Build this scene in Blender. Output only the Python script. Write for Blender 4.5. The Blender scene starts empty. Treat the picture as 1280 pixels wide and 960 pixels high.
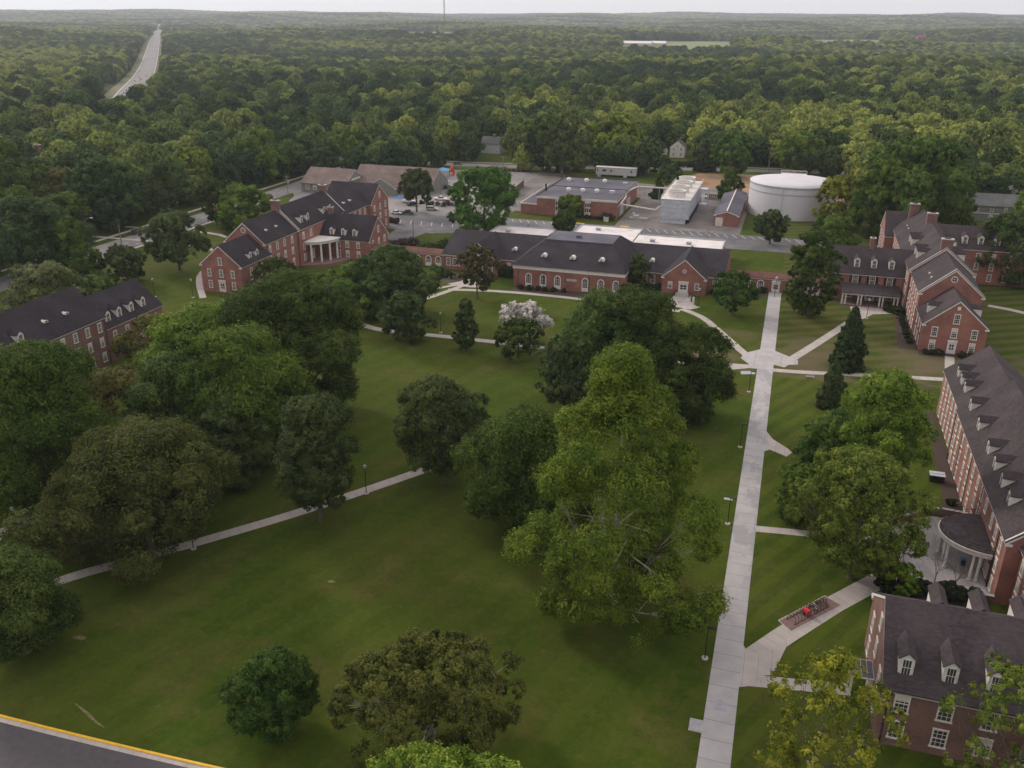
import bpy, bmesh, math, random
import numpy as np
from mathutils import Vector, Matrix, noise as mnoise
R = math.radians
S = bpy.context.scene
COL = S.collection

# ------------------------------------------------------------------ camera
H = 72.0; F = 1100.0; TH = math.atan(461 / F); ROLL = R(0.3); YAW = R(17.3)
cam_d = bpy.data.cameras.new('camera'); cam = bpy.data.objects.new('camera', cam_d); COL.objects.link(cam)
cam_d.sensor_fit = 'HORIZONTAL'; cam_d.sensor_width = 36; cam_d.lens = 36 * F / 1280
cam_d.clip_start = 0.5; cam_d.clip_end = 60000
cam.matrix_world = (Matrix.Translation((0, 0, H)) @ Matrix.Rotation(YAW, 4, 'Z')
                    @ Matrix.Rotation(math.pi / 2 - TH, 4, 'X') @ Matrix.Rotation(ROLL, 4, 'Z'))
S.camera = cam

# ------------------------------------------------------------------ world, sun, exposure
SUN_EL, SUN_AZ = 27.0, -62.0            # azimuth measured from +Y towards +X
w = bpy.data.worlds.new('World'); S.world = w; w.use_nodes = True
nt = w.node_tree; bg = nt.nodes['Background']
sky = nt.nodes.new('ShaderNodeTexSky'); sky.sky_type = 'NISHITA'; sky.sun_disc = False
sky.sun_elevation = R(SUN_EL); sky.sun_rotation = R(SUN_AZ)
sky.air_density = 1.0; sky.dust_density = 4.0; sky.ozone_density = 1.0; sky.altitude = 100
hs = nt.nodes.new('ShaderNodeHueSaturation'); hs.inputs['Saturation'].default_value = 0.22
nt.links.new(sky.outputs[0], hs.inputs['Color']); 
mxc = nt.nodes.new('ShaderNodeMix'); mxc.data_type = 'RGBA'; mxc.inputs['Factor'].default_value = 0.78      # thin even cloud layer over the clear sky
mxc.inputs['B'].default_value = (12.6, 12.0, 12.1, 1)
nt.links.new(hs.outputs[0], mxc.inputs['A']); nt.links.new(mxc.outputs['Result'], bg.inputs[0])
bg.inputs[1].default_value = 0.095
sl = bpy.data.lights.new('sun', 'SUN'); so = bpy.data.objects.new('sun', sl); COL.objects.link(so)
sl.energy = 2.1; sl.angle = R(10); sl.color = (1.0, 0.92, 0.80)
sd = Vector((math.sin(R(SUN_AZ)) * math.cos(R(SUN_EL)), math.cos(R(SUN_AZ)) * math.cos(R(SUN_EL)), math.sin(R(SUN_EL))))
so.rotation_euler = sd.to_track_quat('Z', 'Y').to_euler()
S.view_settings.view_transform = 'Standard'; S.view_settings.look = 'None'
S.view_settings.exposure = 0.16; S.view_settings.gamma = 1.0
S.view_settings.use_curve_mapping = False

# ------------------------------------------------------------------ picture point -> place on the ground (z)
def _ray(px, py):
    x, y = px - 640, 480 - py
    c, s = math.cos(ROLL), math.sin(ROLL); x, y = c*x - s*y, s*x + c*y
    cy, sy = math.cos(TH), math.sin(TH)
    X, Y, Z = x, F*cy + y*sy, -F*sy + y*cy
    c, s = math.cos(YAW), math.sin(YAW)
    return (X*c - Y*s, X*s + Y*c, Z)
def g(px, py, z=0.0):
    r = _ray(px, py); t = (z - H) / r[2]; return (r[0]*t, r[1]*t)
def oy(px, py, y):                       # point of that sight line on the vertical plane Y=y -> (x, z)
    r = _ray(px, py); t = y / r[1]; return (r[0]*t, H + r[2]*t)
def ox(px, py, x):
    r = _ray(px, py); t = x / r[0]; return (r[1]*t, H + r[2]*t)
def depth(x, y, z=0):
    c, s = math.cos(YAW), math.sin(YAW); Y = -x*s + y*c
    return Y*math.cos(TH) - (z - H)*math.sin(TH)
def pyof(x, y, z):
    c, s = math.cos(YAW), math.sin(YAW); X, Y, Z = x*c + y*s, -x*s + y*c, z - H
    d = Y*math.cos(TH) - Z*math.sin(TH); v = Y*math.sin(TH) + Z*math.cos(TH)
    xx, yy = F*X/d, F*v/d
    c, s = math.cos(ROLL), math.sin(ROLL)
    return 640 + c*xx + s*yy, 480 - (-s*xx + c*yy)
def tall(px, pyb, pyt):
    x, y = g(px, pyb); lo, hi = 0, 200
    for _ in range(40):
        m = (lo + hi)/2
        if pyof(x, y, m)[1] > pyt: lo = m
        else: hi = m
    return lo

# ------------------------------------------------------------------ materials
def mat(name, col, rough=0.8, col2=None, scale=1.0, detail=3, col3=None, scale3=0.05, metal=0.0, spec=0.3, bump=0.0, f3=0.5):
    m = bpy.data.materials.new(name); m.use_nodes = True; n = m.node_tree.nodes; l = m.node_tree.links
    b = n['Principled BSDF']; b.inputs['Roughness'].default_value = rough; b.inputs['Metallic'].default_value = metal
    b.inputs['Specular IOR Level'].default_value = spec
    tc = n.new('ShaderNodeTexCoord'); out = None
    if col2 is None: col2 = tuple(c*0.8 for c in col)
    nz = n.new('ShaderNodeTexNoise'); nz.inputs['Scale'].default_value = scale; nz.inputs['Detail'].default_value = detail
    l.new(tc.outputs['Object'], nz.inputs['Vector'])
    rp = n.new('ShaderNodeValToRGB'); rp.color_ramp.elements[0].position = 0.35; rp.color_ramp.elements[1].position = 0.65
    rp.color_ramp.elements[0].color = (*col2, 1); rp.color_ramp.elements[1].color = (*col, 1)
    l.new(nz.outputs[0], rp.inputs[0]); out = rp.outputs[0]
    if col3:
        n3 = n.new('ShaderNodeTexNoise'); n3.inputs['Scale'].default_value = scale3; n3.inputs['Detail'].default_value = 4
        l.new(tc.outputs['Object'], n3.inputs['Vector'])
        r3 = n.new('ShaderNodeValToRGB'); r3.color_ramp.elements[0].position = f3 - 0.06; r3.color_ramp.elements[1].position = f3 + 0.1
        l.new(n3.outputs[0], r3.inputs[0])
        mx = n.new('ShaderNodeMix'); mx.data_type = 'RGBA'
        l.new(r3.outputs[0], mx.inputs['Factor']); l.new(out, mx.inputs['A']); mx.inputs['B'].default_value = (*col3, 1); out = mx.outputs['Result']
    l.new(out, b.inputs['Base Color'])
    if bump:
        bp = n.new('ShaderNodeBump'); bp.inputs['Strength'].default_value = bump; bp.inputs['Distance'].default_value = 0.1
        l.new(nz.outputs[0], bp.inputs['Height']); l.new(bp.outputs[0], b.inputs['Normal'])
    return m
def N(m, t): return m.node_tree.nodes.new(t)
def base_input(m): return m.node_tree.nodes['Principled BSDF'].inputs['Base Color']
def mixin(m, fac, colB, mode='MIX'):
    """put another colour over the present base colour by fac (socket)"""
    l = m.node_tree.links; bi = base_input(m); old = bi.links[0].from_socket
    mx = N(m, 'ShaderNodeMix'); mx.data_type = 'RGBA'; mx.blend_type = mode
    l.new(fac, mx.inputs['Factor']); l.new(old, mx.inputs['A'])
    if hasattr(colB, 'links'): l.new(colB, mx.inputs['B'])
    else: mx.inputs['B'].default_value = (*colB, 1)
    l.new(mx.outputs['Result'], bi)
def ramp(m, sock, a, b, ca=(0,0,0,1), cb=(1,1,1,1)):
    r = N(m, 'ShaderNodeValToRGB'); r.color_ramp.elements[0].position = a; r.color_ramp.elements[1].position = b
    r.color_ramp.elements[0].color = ca; r.color_ramp.elements[1].color = cb
    m.node_tree.links.new(sock, r.inputs[0]); return r.outputs[0]
def mathn(m, op, a, b=None, clamp=False):
    n = N(m, 'ShaderNodeMath'); n.operation = op; n.use_clamp = clamp
    for i, v in enumerate((a, b)):
        if v is None: continue
        if hasattr(v, 'links'): m.node_tree.links.new(v, n.inputs[i])
        else: n.inputs[i].default_value = v
    return n.outputs[0]

def brick_mat(name, c1, c2, mortar):
    m = mat(name, c1, 0.9, c2, 0.6)
    l = m.node_tree.links; tc = N(m, 'ShaderNodeTexCoord'); sp = N(m, 'ShaderNodeSeparateXYZ'); l.new(tc.outputs['Object'], sp.inputs[0])
    cb = N(m, 'ShaderNodeCombineXYZ'); l.new(mathn(m, 'ADD', sp.outputs[0], sp.outputs[1]), cb.inputs[0]); l.new(sp.outputs[2], cb.inputs[1])
    br = N(m, 'ShaderNodeTexBrick'); l.new(cb.outputs[0], br.inputs['Vector']); br.inputs['Scale'].default_value = 1.0
    br.inputs['Brick Width'].default_value = 0.42; br.inputs['Row Height'].default_value = 0.15; br.inputs['Mortar Size'].default_value = 0.012
    br.inputs['Color1'].default_value = (*c1, 1); br.inputs['Color2'].default_value = (*c2, 1); br.inputs['Mortar'].default_value = (*mortar, 1)
    nz = N(m, 'ShaderNodeTexNoise'); nz.inputs['Scale'].default_value = 0.35; nz.inputs['Detail'].default_value = 5; l.new(tc.outputs['Object'], nz.inputs['Vector'])
    f = ramp(m, nz.outputs[0], 0.3, 0.7, (0.72, 0.72, 0.74, 1), (1.12, 1.1, 1.08, 1))
    mx = N(m, 'ShaderNodeMix'); mx.data_type = 'RGBA'; mx.blend_type = 'MULTIPLY'; mx.inputs['Factor'].default_value = 1
    l.new(br.outputs[0], mx.inputs['A']); l.new(f, mx.inputs['B']); l.new(mx.outputs['Result'], base_input(m))
    return m
def roof_mat(name, c1, c2):
    m = mat(name, c1, 0.92, c2, 1.6, 6, spec=0.15)
    l = m.node_tree.links; tc = N(m, 'ShaderNodeTexCoord')
    nz = N(m, 'ShaderNodeTexNoise'); nz.inputs['Scale'].default_value = 0.18; nz.inputs['Detail'].default_value = 6; l.new(tc.outputs['Object'], nz.inputs['Vector'])
    mp = N(m, 'ShaderNodeMapping'); mp.inputs['Scale'].default_value = (1.2, 1.2, 6.0); l.new(tc.outputs['Object'], mp.inputs[0])
    n2 = N(m, 'ShaderNodeTexNoise'); n2.inputs['Scale'].default_value = 1.1; n2.inputs['Detail'].default_value = 2; l.new(mp.outputs[0], n2.inputs['Vector'])
    mixin(m, ramp(m, n2.outputs[0], 0.5, 0.62), tuple(c*0.62 for c in c1))
    mixin(m, mathn(m, 'MULTIPLY', ramp(m, nz.outputs[0], 0.45, 0.75), 0.55), tuple(c*1.55 for c in c1))
    return m
M = {}
M['brick'] = brick_mat('red_brick', (0.285, 0.104, 0.080), (0.215, 0.080, 0.062), (0.30, 0.22, 0.19))
M['brickd'] = brick_mat('old_red_brick', (0.20, 0.098, 0.080), (0.155, 0.076, 0.063), (0.25, 0.19, 0.17))
M['slate'] = roof_mat('slate', (0.038, 0.032, 0.038), (0.027, 0.023, 0.028))
M['slateb'] = roof_mat('brown_slate', (0.060, 0.047, 0.050), (0.042, 0.034, 0.037))
M['shingle'] = roof_mat('brown_shingle', (0.19, 0.14, 0.125), (0.15, 0.11, 0.10))
M['greyshingle'] = roof_mat('grey_shingle', (0.12, 0.12, 0.12), (0.09, 0.09, 0.09))
M['white'] = mat('white_paint', (0.66, 0.62, 0.58), 0.6, (0.56, 0.53, 0.49), 1.5)
M['cream'] = mat('cream_paint', (0.60, 0.55, 0.48), 0.7)
M['stone'] = mat('cap_stone', (0.42, 0.39, 0.36), 0.85, (0.33, 0.30, 0.28), 2)
M['glass'] = mat('window_glass', (0.03, 0.032, 0.035), 0.08, (0.07, 0.07, 0.07), 0.5, spec=0.6)
M['dark'] = mat('black_metal', (0.02, 0.02, 0.02), 0.5)
M['copper'] = mat('patina_metal', (0.10, 0.10, 0.09), 0.5)
M['galv'] = mat('galvanised_panel', (0.50, 0.52, 0.56), 0.45, (0.40, 0.42, 0.46), 0.8, metal=0.2)
M['tank'] = mat('tank_paint', (0.55, 0.53, 0.56), 0.6, (0.50, 0.48, 0.51), 0.12)
M['tankband'] = mat('tank_band', (0.36, 0.36, 0.39), 0.6)
M['membrane'] = mat('roof_membrane', (0.66, 0.61, 0.60), 0.8, (0.56, 0.51, 0.50), 0.25, 5, col3=(0.40, 0.37, 0.36), scale3=0.12, f3=0.62)
M['flatroof'] = mat('flat_roof_felt', (0.105, 0.10, 0.13), 0.85, (0.085, 0.08, 0.105), 0.3, 5, col3=(0.07, 0.065, 0.085), scale3=0.09)
M['siding'] = mat('pale_siding', (0.45, 0.45, 0.45), 0.8)
M['greysiding'] = mat('grey_green_siding', (0.20, 0.20, 0.18), 0.8)
M['wood'] = mat('weathered_wood', (0.16, 0.11, 0.085), 0.9, (0.11, 0.075, 0.06), 4)
M['pole'] = mat('pole_wood', (0.22, 0.19, 0.17), 0.9)
M['mulch'] = mat('mulch', (0.075, 0.050, 0.042), 1, (0.05, 0.035, 0.03), 3)
M['blue'] = mat('blue_canvas', (0.06, 0.22, 0.60), 0.7)
M['red'] = mat('red_plastic', (0.60, 0.035, 0.04), 0.5)
M['yellow'] = mat('yellow_kerb_paint', (0.72, 0.42, 0.03), 0.7, (0.60, 0.34, 0.03), 2)
M['line'] = mat('road_line_paint', (0.62, 0.60, 0.56), 0.8, (0.45, 0.43, 0.40), 3)
M['tyre'] = mat('tyre_rubber', (0.02, 0.02, 0.02), 0.9)
M['chrome'] = mat('grey_metal', (0.4, 0.4, 0.42), 0.35, metal=0.6)
M['headlight'] = mat('lamp_glass', (0.6, 0.6, 0.58), 0.2)
M['dirt'] = mat('orange_dirt', (0.34, 0.20, 0.115), 1, (0.26, 0.155, 0.09), 0.25, 5, col3=(0.18, 0.14, 0.08), scale3=0.06, f3=0.58)
M['blossom'] = mat('white_blossom', (0.62, 0.56, 0.54), 0.8)
M['asphalt'] = mat('asphalt', (0.115, 0.11, 0.118), 0.9, (0.09, 0.086, 0.092), 0.5, 5, col3=(0.16, 0.15, 0.155), scale3=0.08)
M['oldasphalt'] = mat('worn_asphalt', (0.20, 0.185, 0.185), 0.9, (0.155, 0.145, 0.145), 0.4, 5, col3=(0.25, 0.23, 0.225), scale3=0.05)
M['roadnear'] = mat('road_asphalt', (0.085, 0.075, 0.08), 0.9, (0.07, 0.063, 0.068), 1.2, 6)
M['gravel'] = mat('gravel', (0.23, 0.205, 0.19), 1, (0.16, 0.14, 0.13), 0.8, 8, col3=(0.14, 0.125, 0.12), scale3=0.1)
M['paver'] = mat('brick_paver', (0.20, 0.125, 0.11), 0.9, (0.155, 0.10, 0.09), 3)

def concrete(name, c, stain=(0.24, 0.23, 0.235), joint=2.9, f=0.66, amount=0.75, dirx=0, wet=False):
    m = mat(name, c, 0.9, tuple(x*0.86 for x in c), 0.5, 6)
    l = m.node_tree.links; tc = N(m, 'ShaderNodeTexCoord'); sp = N(m, 'ShaderNodeSeparateXYZ'); l.new(tc.outputs['UV'], sp.inputs[0])
    nz = N(m, 'ShaderNodeTexNoise'); nz.inputs['Scale'].default_value = 0.33; nz.inputs['Detail'].default_value = 7; nz.inputs['Roughness'].default_value = 0.65
    mp = N(m, 'ShaderNodeMapping'); mp.inputs['Scale'].default_value = (1, 0.4, 1); l.new(tc.outputs['Object'], mp.inputs[0]); l.new(mp.outputs[0], nz.inputs['Vector'])
    st = ramp(m, nz.outputs[0], f - 0.12, f - 0.06)
    if wet:      # the wet patches lie on the middle stretch of the long walk
        so_ = N(m, 'ShaderNodeSeparateXYZ'); l.new(tc.outputs['Object'], so_.inputs[0])
        a = mathn(m, 'SMOOTH_MIN', mathn(m, 'MULTIPLY', mathn(m, 'SUBTRACT', so_.outputs[1], 98), 0.1, True), mathn(m, 'MULTIPLY', mathn(m, 'SUBTRACT', 192, so_.outputs[1]), 0.25, True))
        st = mathn(m, 'MULTIPLY', st, a, True)
    mixin(m, mathn(m, 'MULTIPLY', st, amount), stain)
    # a different pour tone per slab
    fl = N(m, 'ShaderNodeTexWhiteNoise'); fl.noise_dimensions = '1D'; l.new(mathn(m, 'FLOOR', mathn(m, 'DIVIDE', sp.outputs[0], joint)), fl.inputs['W'])
    mixin(m, mathn(m, 'MULTIPLY', fl.outputs[0], 0.35), tuple(x*0.72 for x in c))
    fr = mathn(m, 'FRACT', mathn(m, 'DIVIDE', sp.outputs[0], joint))
    mixin(m, mathn(m, 'MULTIPLY', mathn(m, 'LESS_THAN', fr, 0.035), 0.7), tuple(x*0.45 for x in c))
    return m
M['walk'] = concrete('walk_concrete', (0.41, 0.385, 0.385), (0.27, 0.26, 0.265), f=0.62, amount=0.9, wet=True)
M['path'] = concrete('path_concrete', (0.43, 0.38, 0.355), (0.30, 0.27, 0.25), 1.6, f=0.72, amount=0.6)
M['patio'] = concrete('patio_concrete', (0.36, 0.33, 0.335), (0.22, 0.20, 0.205), 1.5, f=0.62)

def ground_mat():
    m = mat('grass', (0.044, 0.076, 0.007), 1.0, (0.034, 0.060, 0.005), 0.9, 8, spec=0.05)
    l = m.node_tree.links; tc = N(m, 'ShaderNodeTexCoord'); P_ = tc.outputs['Object']
    sp = N(m, 'ShaderNodeSeparateXYZ'); l.new(P_, sp.inputs[0]); X, Y = sp.outputs[0], sp.outputs[1]
    def nz(s, d=4, r=0.6):
        n = N(m, 'ShaderNodeTexNoise'); n.inputs['Scale'].default_value = s; n.inputs['Detail'].default_value = d; n.inputs['Roughness'].default_value = r
        l.new(P_, n.inputs['Vector']); return n.outputs[0]
    # broad drier patches, mostly in the big south-west lawn
    mixin(m, mathn(m, 'MULTIPLY', ramp(m, nz(0.035, 5), 0.42, 0.68), 0.85), (0.070, 0.078, 0.012))
    mixin(m, mathn(m, 'MULTIPLY', ramp(m, nz(0.09, 7, 0.75), 0.48, 0.66), 0.7), (0.098, 0.082, 0.026))
    mixin(m, mathn(m, 'MULTIPLY', ramp(m, nz(0.35, 6, 0.75), 0.45, 0.75), 0.5), (0.040, 0.058, 0.008))
    mixin(m, mathn(m, 'MULTIPLY', ramp(m, nz(0.22, 9, 0.8), 0.62, 0.72), 0.5), (0.19, 0.145, 0.075))
    mixin(m, mathn(m, 'MULTIPLY', ramp(m, nz(1.3, 6, 0.85), 0.48, 0.62), 0.45), (0.030, 0.046, 0.006))
    mixin(m, mathn(m, 'MULTIPLY', ramp(m, nz(0.6, 8, 0.85), 0.52, 0.68), 0.4), (0.135, 0.120, 0.035))
    # mowing stripes on the east lawns, fainter on the west one
    def stripes(ang, wid, region, amt, col):
        d = mathn(m, 'ADD', mathn(m, 'MULTIPLY', X, math.cos(ang)), mathn(m, 'MULTIPLY', Y, math.sin(ang)))
        wob = mathn(m, 'MULTIPLY', nz(0.15, 2), 1.2)
        s = mathn(m, 'SINE', mathn(m, 'MULTIPLY', mathn(m, 'ADD', d, wob), math.pi / wid))
        f = mathn(m, 'MULTIPLY', mathn(m, 'ADD', mathn(m, 'MULTIPLY', s, 2.2), 0.5, True), amt)
        mixin(m, mathn(m, 'MULTIPLY', f, region), col)
    east = mathn(m, 'GREATER_THAN', X, 1.0)
    north = mathn(m, 'MULTIPLY', east, mathn(m, 'GREATER_THAN', Y, 190.0))
    southe = mathn(m, 'MULTIPLY', east, mathn(m, 'LESS_THAN', Y, 190.0))
    stripes(R(-62), 2.3, north, 0.38, (0.125, 0.105, 0.055))
    stripes(R(-28), 1.7, southe, 0.26, (0.105, 0.130, 0.014))
    stripes(R(-20), 2.6, mathn(m, 'LESS_THAN', X, -2.0), 0.11, (0.100, 0.125, 0.014))
    # dry ground round the crossing and beside the north walks
    dry = mathn(m, 'MULTIPLY', mathn(m, 'GREATER_THAN', Y, 186.0), ramp(m, nz(0.07, 4), 0.40, 0.62))
    dry = mathn(m, 'MULTIPLY', dry, mathn(m, 'LESS_THAN', Y, 215.0))
    mixin(m, mathn(m, 'MULTIPLY', dry, mathn(m, 'MULTIPLY', mathn(m, 'GREATER_THAN', X, -22.0), 0.8)), (0.125, 0.098, 0.060))
    far = mathn(m, 'MULTIPLY', mathn(m, 'SUBTRACT', mathn(m, 'ABSOLUTE', Y), 500), 0.02, True)
    mixin(m, far, (0.035, 0.052, 0.016))
    # open fields between the woods
    bp = N(m, 'ShaderNodeBump'); bp.inputs['Strength'].default_value = 0.5; bp.inputs['Distance'].default_value = 0.25
    l.new(nz(2.2, 8, 0.8), bp.inputs['Height']); l.new(bp.outputs[0], m.node_tree.nodes['Principled BSDF'].inputs['Normal'])
    return m
M['grass'] = ground_mat()

def leaf_mat():
    m = bpy.data.materials.new('leaves'); m.use_nodes = True; n = m.node_tree.nodes; l = m.node_tree.links
    b = n['Principled BSDF']; b.inputs['Roughness'].default_value = 0.75; b.inputs['Specular IOR Level'].default_value = 0.10
    oi = N(m, 'ShaderNodeObjectInfo'); at = N(m, 'ShaderNodeAttribute'); at.attribute_name = 'v'
    hsv = N(m, 'ShaderNodeHueSaturation'); l.new(oi.outputs['Color'], hsv.inputs['Color'])
    l.new(mathn(m, 'ADD', 0.50, mathn(m, 'MULTIPLY', mathn(m, 'SUBTRACT', at.outputs['Fac'], 0.5), -0.06)), hsv.inputs['Hue'])
    l.new(mathn(m, 'MULTIPLY', mathn(m, 'ADD', 0.42, mathn(m, 'MULTIPLY', at.outputs['Fac'], 1.2)), mathn(m, 'ADD', 0.82, mathn(m, 'MULTIPLY', oi.outputs['Random'], 0.36))), hsv.inputs['Value'])
    l.new(hsv.outputs[0], b.inputs['Base Color'])
    tr = N(m, 'ShaderNodeBsdfTranslucent'); l.new(hsv.outputs[0], tr.inputs['Color'])
    ms = N(m, 'ShaderNodeMixShader'); ms.inputs[0].default_value = 0.35
    l.new(b.outputs[0], ms.inputs[1]); l.new(tr.outputs[0], ms.inputs[2]); l.new(ms.outputs[0], n['Material Output'].inputs['Surface'])
    return m
M['leaf'] = leaf_mat()
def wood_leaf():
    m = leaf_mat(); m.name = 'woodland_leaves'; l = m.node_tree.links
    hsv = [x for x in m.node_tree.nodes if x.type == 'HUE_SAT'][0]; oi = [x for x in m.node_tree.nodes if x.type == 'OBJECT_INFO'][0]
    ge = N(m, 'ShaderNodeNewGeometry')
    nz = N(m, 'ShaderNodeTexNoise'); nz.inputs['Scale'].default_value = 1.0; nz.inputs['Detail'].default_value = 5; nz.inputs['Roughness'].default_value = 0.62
    mp = N(m, 'ShaderNodeMapping'); mp.inputs['Scale'].default_value = (0.0013, 0.0030, 0.0); l.new(ge.outputs['Position'], mp.inputs[0]); l.new(mp.outputs[0], nz.inputs['Vector'])  # stand tones in wide bands, with cloud shade and sun painted into the leaf colour
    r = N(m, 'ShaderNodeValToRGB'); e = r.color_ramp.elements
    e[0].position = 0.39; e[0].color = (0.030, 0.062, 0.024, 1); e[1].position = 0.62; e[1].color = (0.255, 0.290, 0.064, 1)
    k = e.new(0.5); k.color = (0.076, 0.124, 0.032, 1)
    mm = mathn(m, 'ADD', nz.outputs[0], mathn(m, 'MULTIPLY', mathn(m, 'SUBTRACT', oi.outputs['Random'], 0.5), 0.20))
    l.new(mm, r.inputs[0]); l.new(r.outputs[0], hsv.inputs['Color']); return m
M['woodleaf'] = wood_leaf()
M['bark'] = mat('bark', (0.13, 0.105, 0.085), 1, (0.085, 0.07, 0.058), 2.5, 5)
M['palebark'] = mat('pale_bark', (0.42, 0.39, 0.34), 0.9, (0.22, 0.19, 0.16), 0.9, 5)
def car_mat():
    m = bpy.data.materials.new('car_paint'); m.use_nodes = True; b = m.node_tree.nodes['Principled BSDF']
    oi = N(m, 'ShaderNodeObjectInfo'); m.node_tree.links.new(oi.outputs['Color'], b.inputs['Base Color']); b.inputs['Roughness'].default_value = 0.3; return m
M['paint'] = car_mat()

# ------------------------------------------------------------------ mesh helper
class MB:
    def __init__(s): s.v = []; s.f = []; s.m = []; s.cur = 0; s.uv = None
    def add(s, vs, fs):
        k = len(s.v); s.v += [tuple(p) for p in vs]
        for f in fs: s.f.append(tuple(k + i for i in f)); s.m.append(s.cur)
        return s
    def box(s, x0, x1, y0, y1, z0, z1):
        if x0 > x1: x0, x1 = x1, x0
        if y0 > y1: y0, y1 = y1, y0
        return s.add([(x0,y0,z0),(x1,y0,z0),(x1,y1,z0),(x0,y1,z0),(x0,y0,z1),(x1,y0,z1),(x1,y1,z1),(x0,y1,z1)],
                     [(0,3,2,1),(4,5,6,7),(0,1,5,4),(1,2,6,5),(2,3,7,6),(3,0,4,7)])
    def prism(s, poly, z0, z1):              # horizontal polygon extruded upwards
        n = len(poly); a = sum(poly[i][0]*poly[(i+1)%n][1] - poly[(i+1)%n][0]*poly[i][1] for i in range(n))
        if a < 0: poly = poly[::-1]
        return s.add([(x,y,z0) for x,y in poly] + [(x,y,z1) for x,y in poly],
                     [tuple(range(n))[::-1], tuple(range(n, 2*n))] + [(i, (i+1)%n, n+(i+1)%n, n+i) for i in range(n)])
    def vprism(s, poly, axis, a0, a1):       # polygon (u,z) extruded along axis 'x' or 'y'
        n = len(poly)
        P3 = (lambda u, z, a: (a, u, z)) if axis == 'x' else (lambda u, z, a: (u, a, z))
        return s.add([P3(u,z,a0) for u,z in poly] + [P3(u,z,a1) for u,z in poly],
                     [tuple(range(n)), tuple(range(n, 2*n))[::-1]] + [(i, n+i, n+(i+1)%n, (i+1)%n) for i in range(n)])
    def tube(s, p, q, r0, r1=None, n=8, cap=True):
        r1 = r0 if r1 is None else r1; p, q = Vector(p), Vector(q); d = (q - p)
        if d.length < 1e-6: return s
        d.normalize(); a = d.orthogonal().normalized(); b = d.cross(a)
        vs = [p + (a*math.cos(2*math.pi*i/n) + b*math.sin(2*math.pi*i/n))*r0 for i in range(n)] + [q + (a*math.cos(2*math.pi*i/n) + b*math.sin(2*math.pi*i/n))*r1 for i in range(n)]
        fs = [(i, (i+1)%n, n+(i+1)%n, n+i) for i in range(n)]
        if cap: fs += [tuple(range(n))[::-1], tuple(range(n, 2*n))]
        return s.add(vs, fs)
    def path(s, pts, rs, n=6):
        for i in range(len(pts)-1): s.tube(pts[i], pts[i+1], rs[i], rs[i+1], n, cap=True)
        return s
    def lathe(s, prof, cx, cy, n=24):
        vs = []; fs = []
        for r, z in prof: vs += [(cx + r*math.cos(2*math.pi*i/n), cy + r*math.sin(2*math.pi*i/n), z) for i in range(n)]
        for k in range(len(prof)-1): fs += [(k*n+i, k*n+(i+1)%n, (k+1)*n+(i+1)%n, (k+1)*n+i) for i in range(n)]
        return s.add(vs, fs)
    def mesh(s, name, mats, org=(0,0,0), smooth=False):
        me = bpy.data.meshes.new(name); me.from_pydata([(x-org[0], y-org[1], z-org[2]) for x,y,z in s.v], [], s.f)
        for m in (mats if isinstance(mats, (list, tuple)) else [mats]): me.materials.append(M[m] if isinstance(m, str) else m)
        if any(s.m): me.polygons.foreach_set('material_index', s.m)
        bm = bmesh.new(); bm.from_mesh(me); bmesh.ops.recalc_face_normals(bm, faces=bm.faces); bm.to_mesh(me); bm.free()
        if smooth: me.polygons.foreach_set('use_smooth', [True]*len(me.polygons))
        if s.uv:
            u = me.uv_layers.new(name='UVMap')
            for lp in me.loops: u.data[lp.index].uv = s.uv[lp.vertex_index]
        me.update(); return me
ORG = {}
def link(o, parent=None):
    COL.objects.link(o)
    if parent: o.parent = parent
    return o
def tag(o, label=None, cat=None, group=None, kind=None):
    if label: o['label'] = label
    if cat: o['category'] = cat
    if group: o['group'] = group
    if kind: o['kind'] = kind
    return o
def thing(name, label, cat, loc=(0,0,0), group=None, rz=0):
    o = bpy.data.objects.new(name, None); link(o); o.location = loc; o.rotation_euler = (0,0,rz); ORG[o.name] = tuple(loc)
    o.empty_display_size = 0.5
    return tag(o, label, cat, group)
def part(name, mb, mats, parent=None, smooth=False, local=False, label=None):
    org = (0,0,0) if (local or not parent) else ORG[parent.name]
    o = bpy.data.objects.new(name, mb.mesh(name, mats, org, smooth)); link(o, parent); ORG[o.name] = org
    if label: o['label'] = label
    return o
def place(name, me, parent, x, y, z, rz=0):     # shared mesh as a child at a world position
    o = bpy.data.objects.new(name, me); link(o, parent); r = ORG[parent.name]
    o.location = (x-r[0], y-r[1], z-r[2]); o.rotation_euler = (0,0,rz); ORG[o.name] = (x, y, z); return o
def dup(root, loc=None, rz=None, sc=None, label=None, group=None, color=None):
    r = root.copy(); COL.objects.link(r)
    if loc is not None: r.location = loc
    if rz is not None: r.rotation_euler = (0,0,rz)
    if sc is not None: r.scale = sc
    if label: r['label'] = label
    if group: r['group'] = group
    for ch in list(root.children):
        c = ch.copy(); COL.objects.link(c); c.parent = r
        if color and ch.name.split('.')[0] in ('body', 'crown'): c.color = (*color, 1)
        for gg in ch.children:
            d = gg.copy(); COL.objects.link(d); d.parent = c
    return r
def struct(name, mb, mats, kind='structure'):
    o = part(name, mb, mats); o['kind'] = kind; return o
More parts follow.
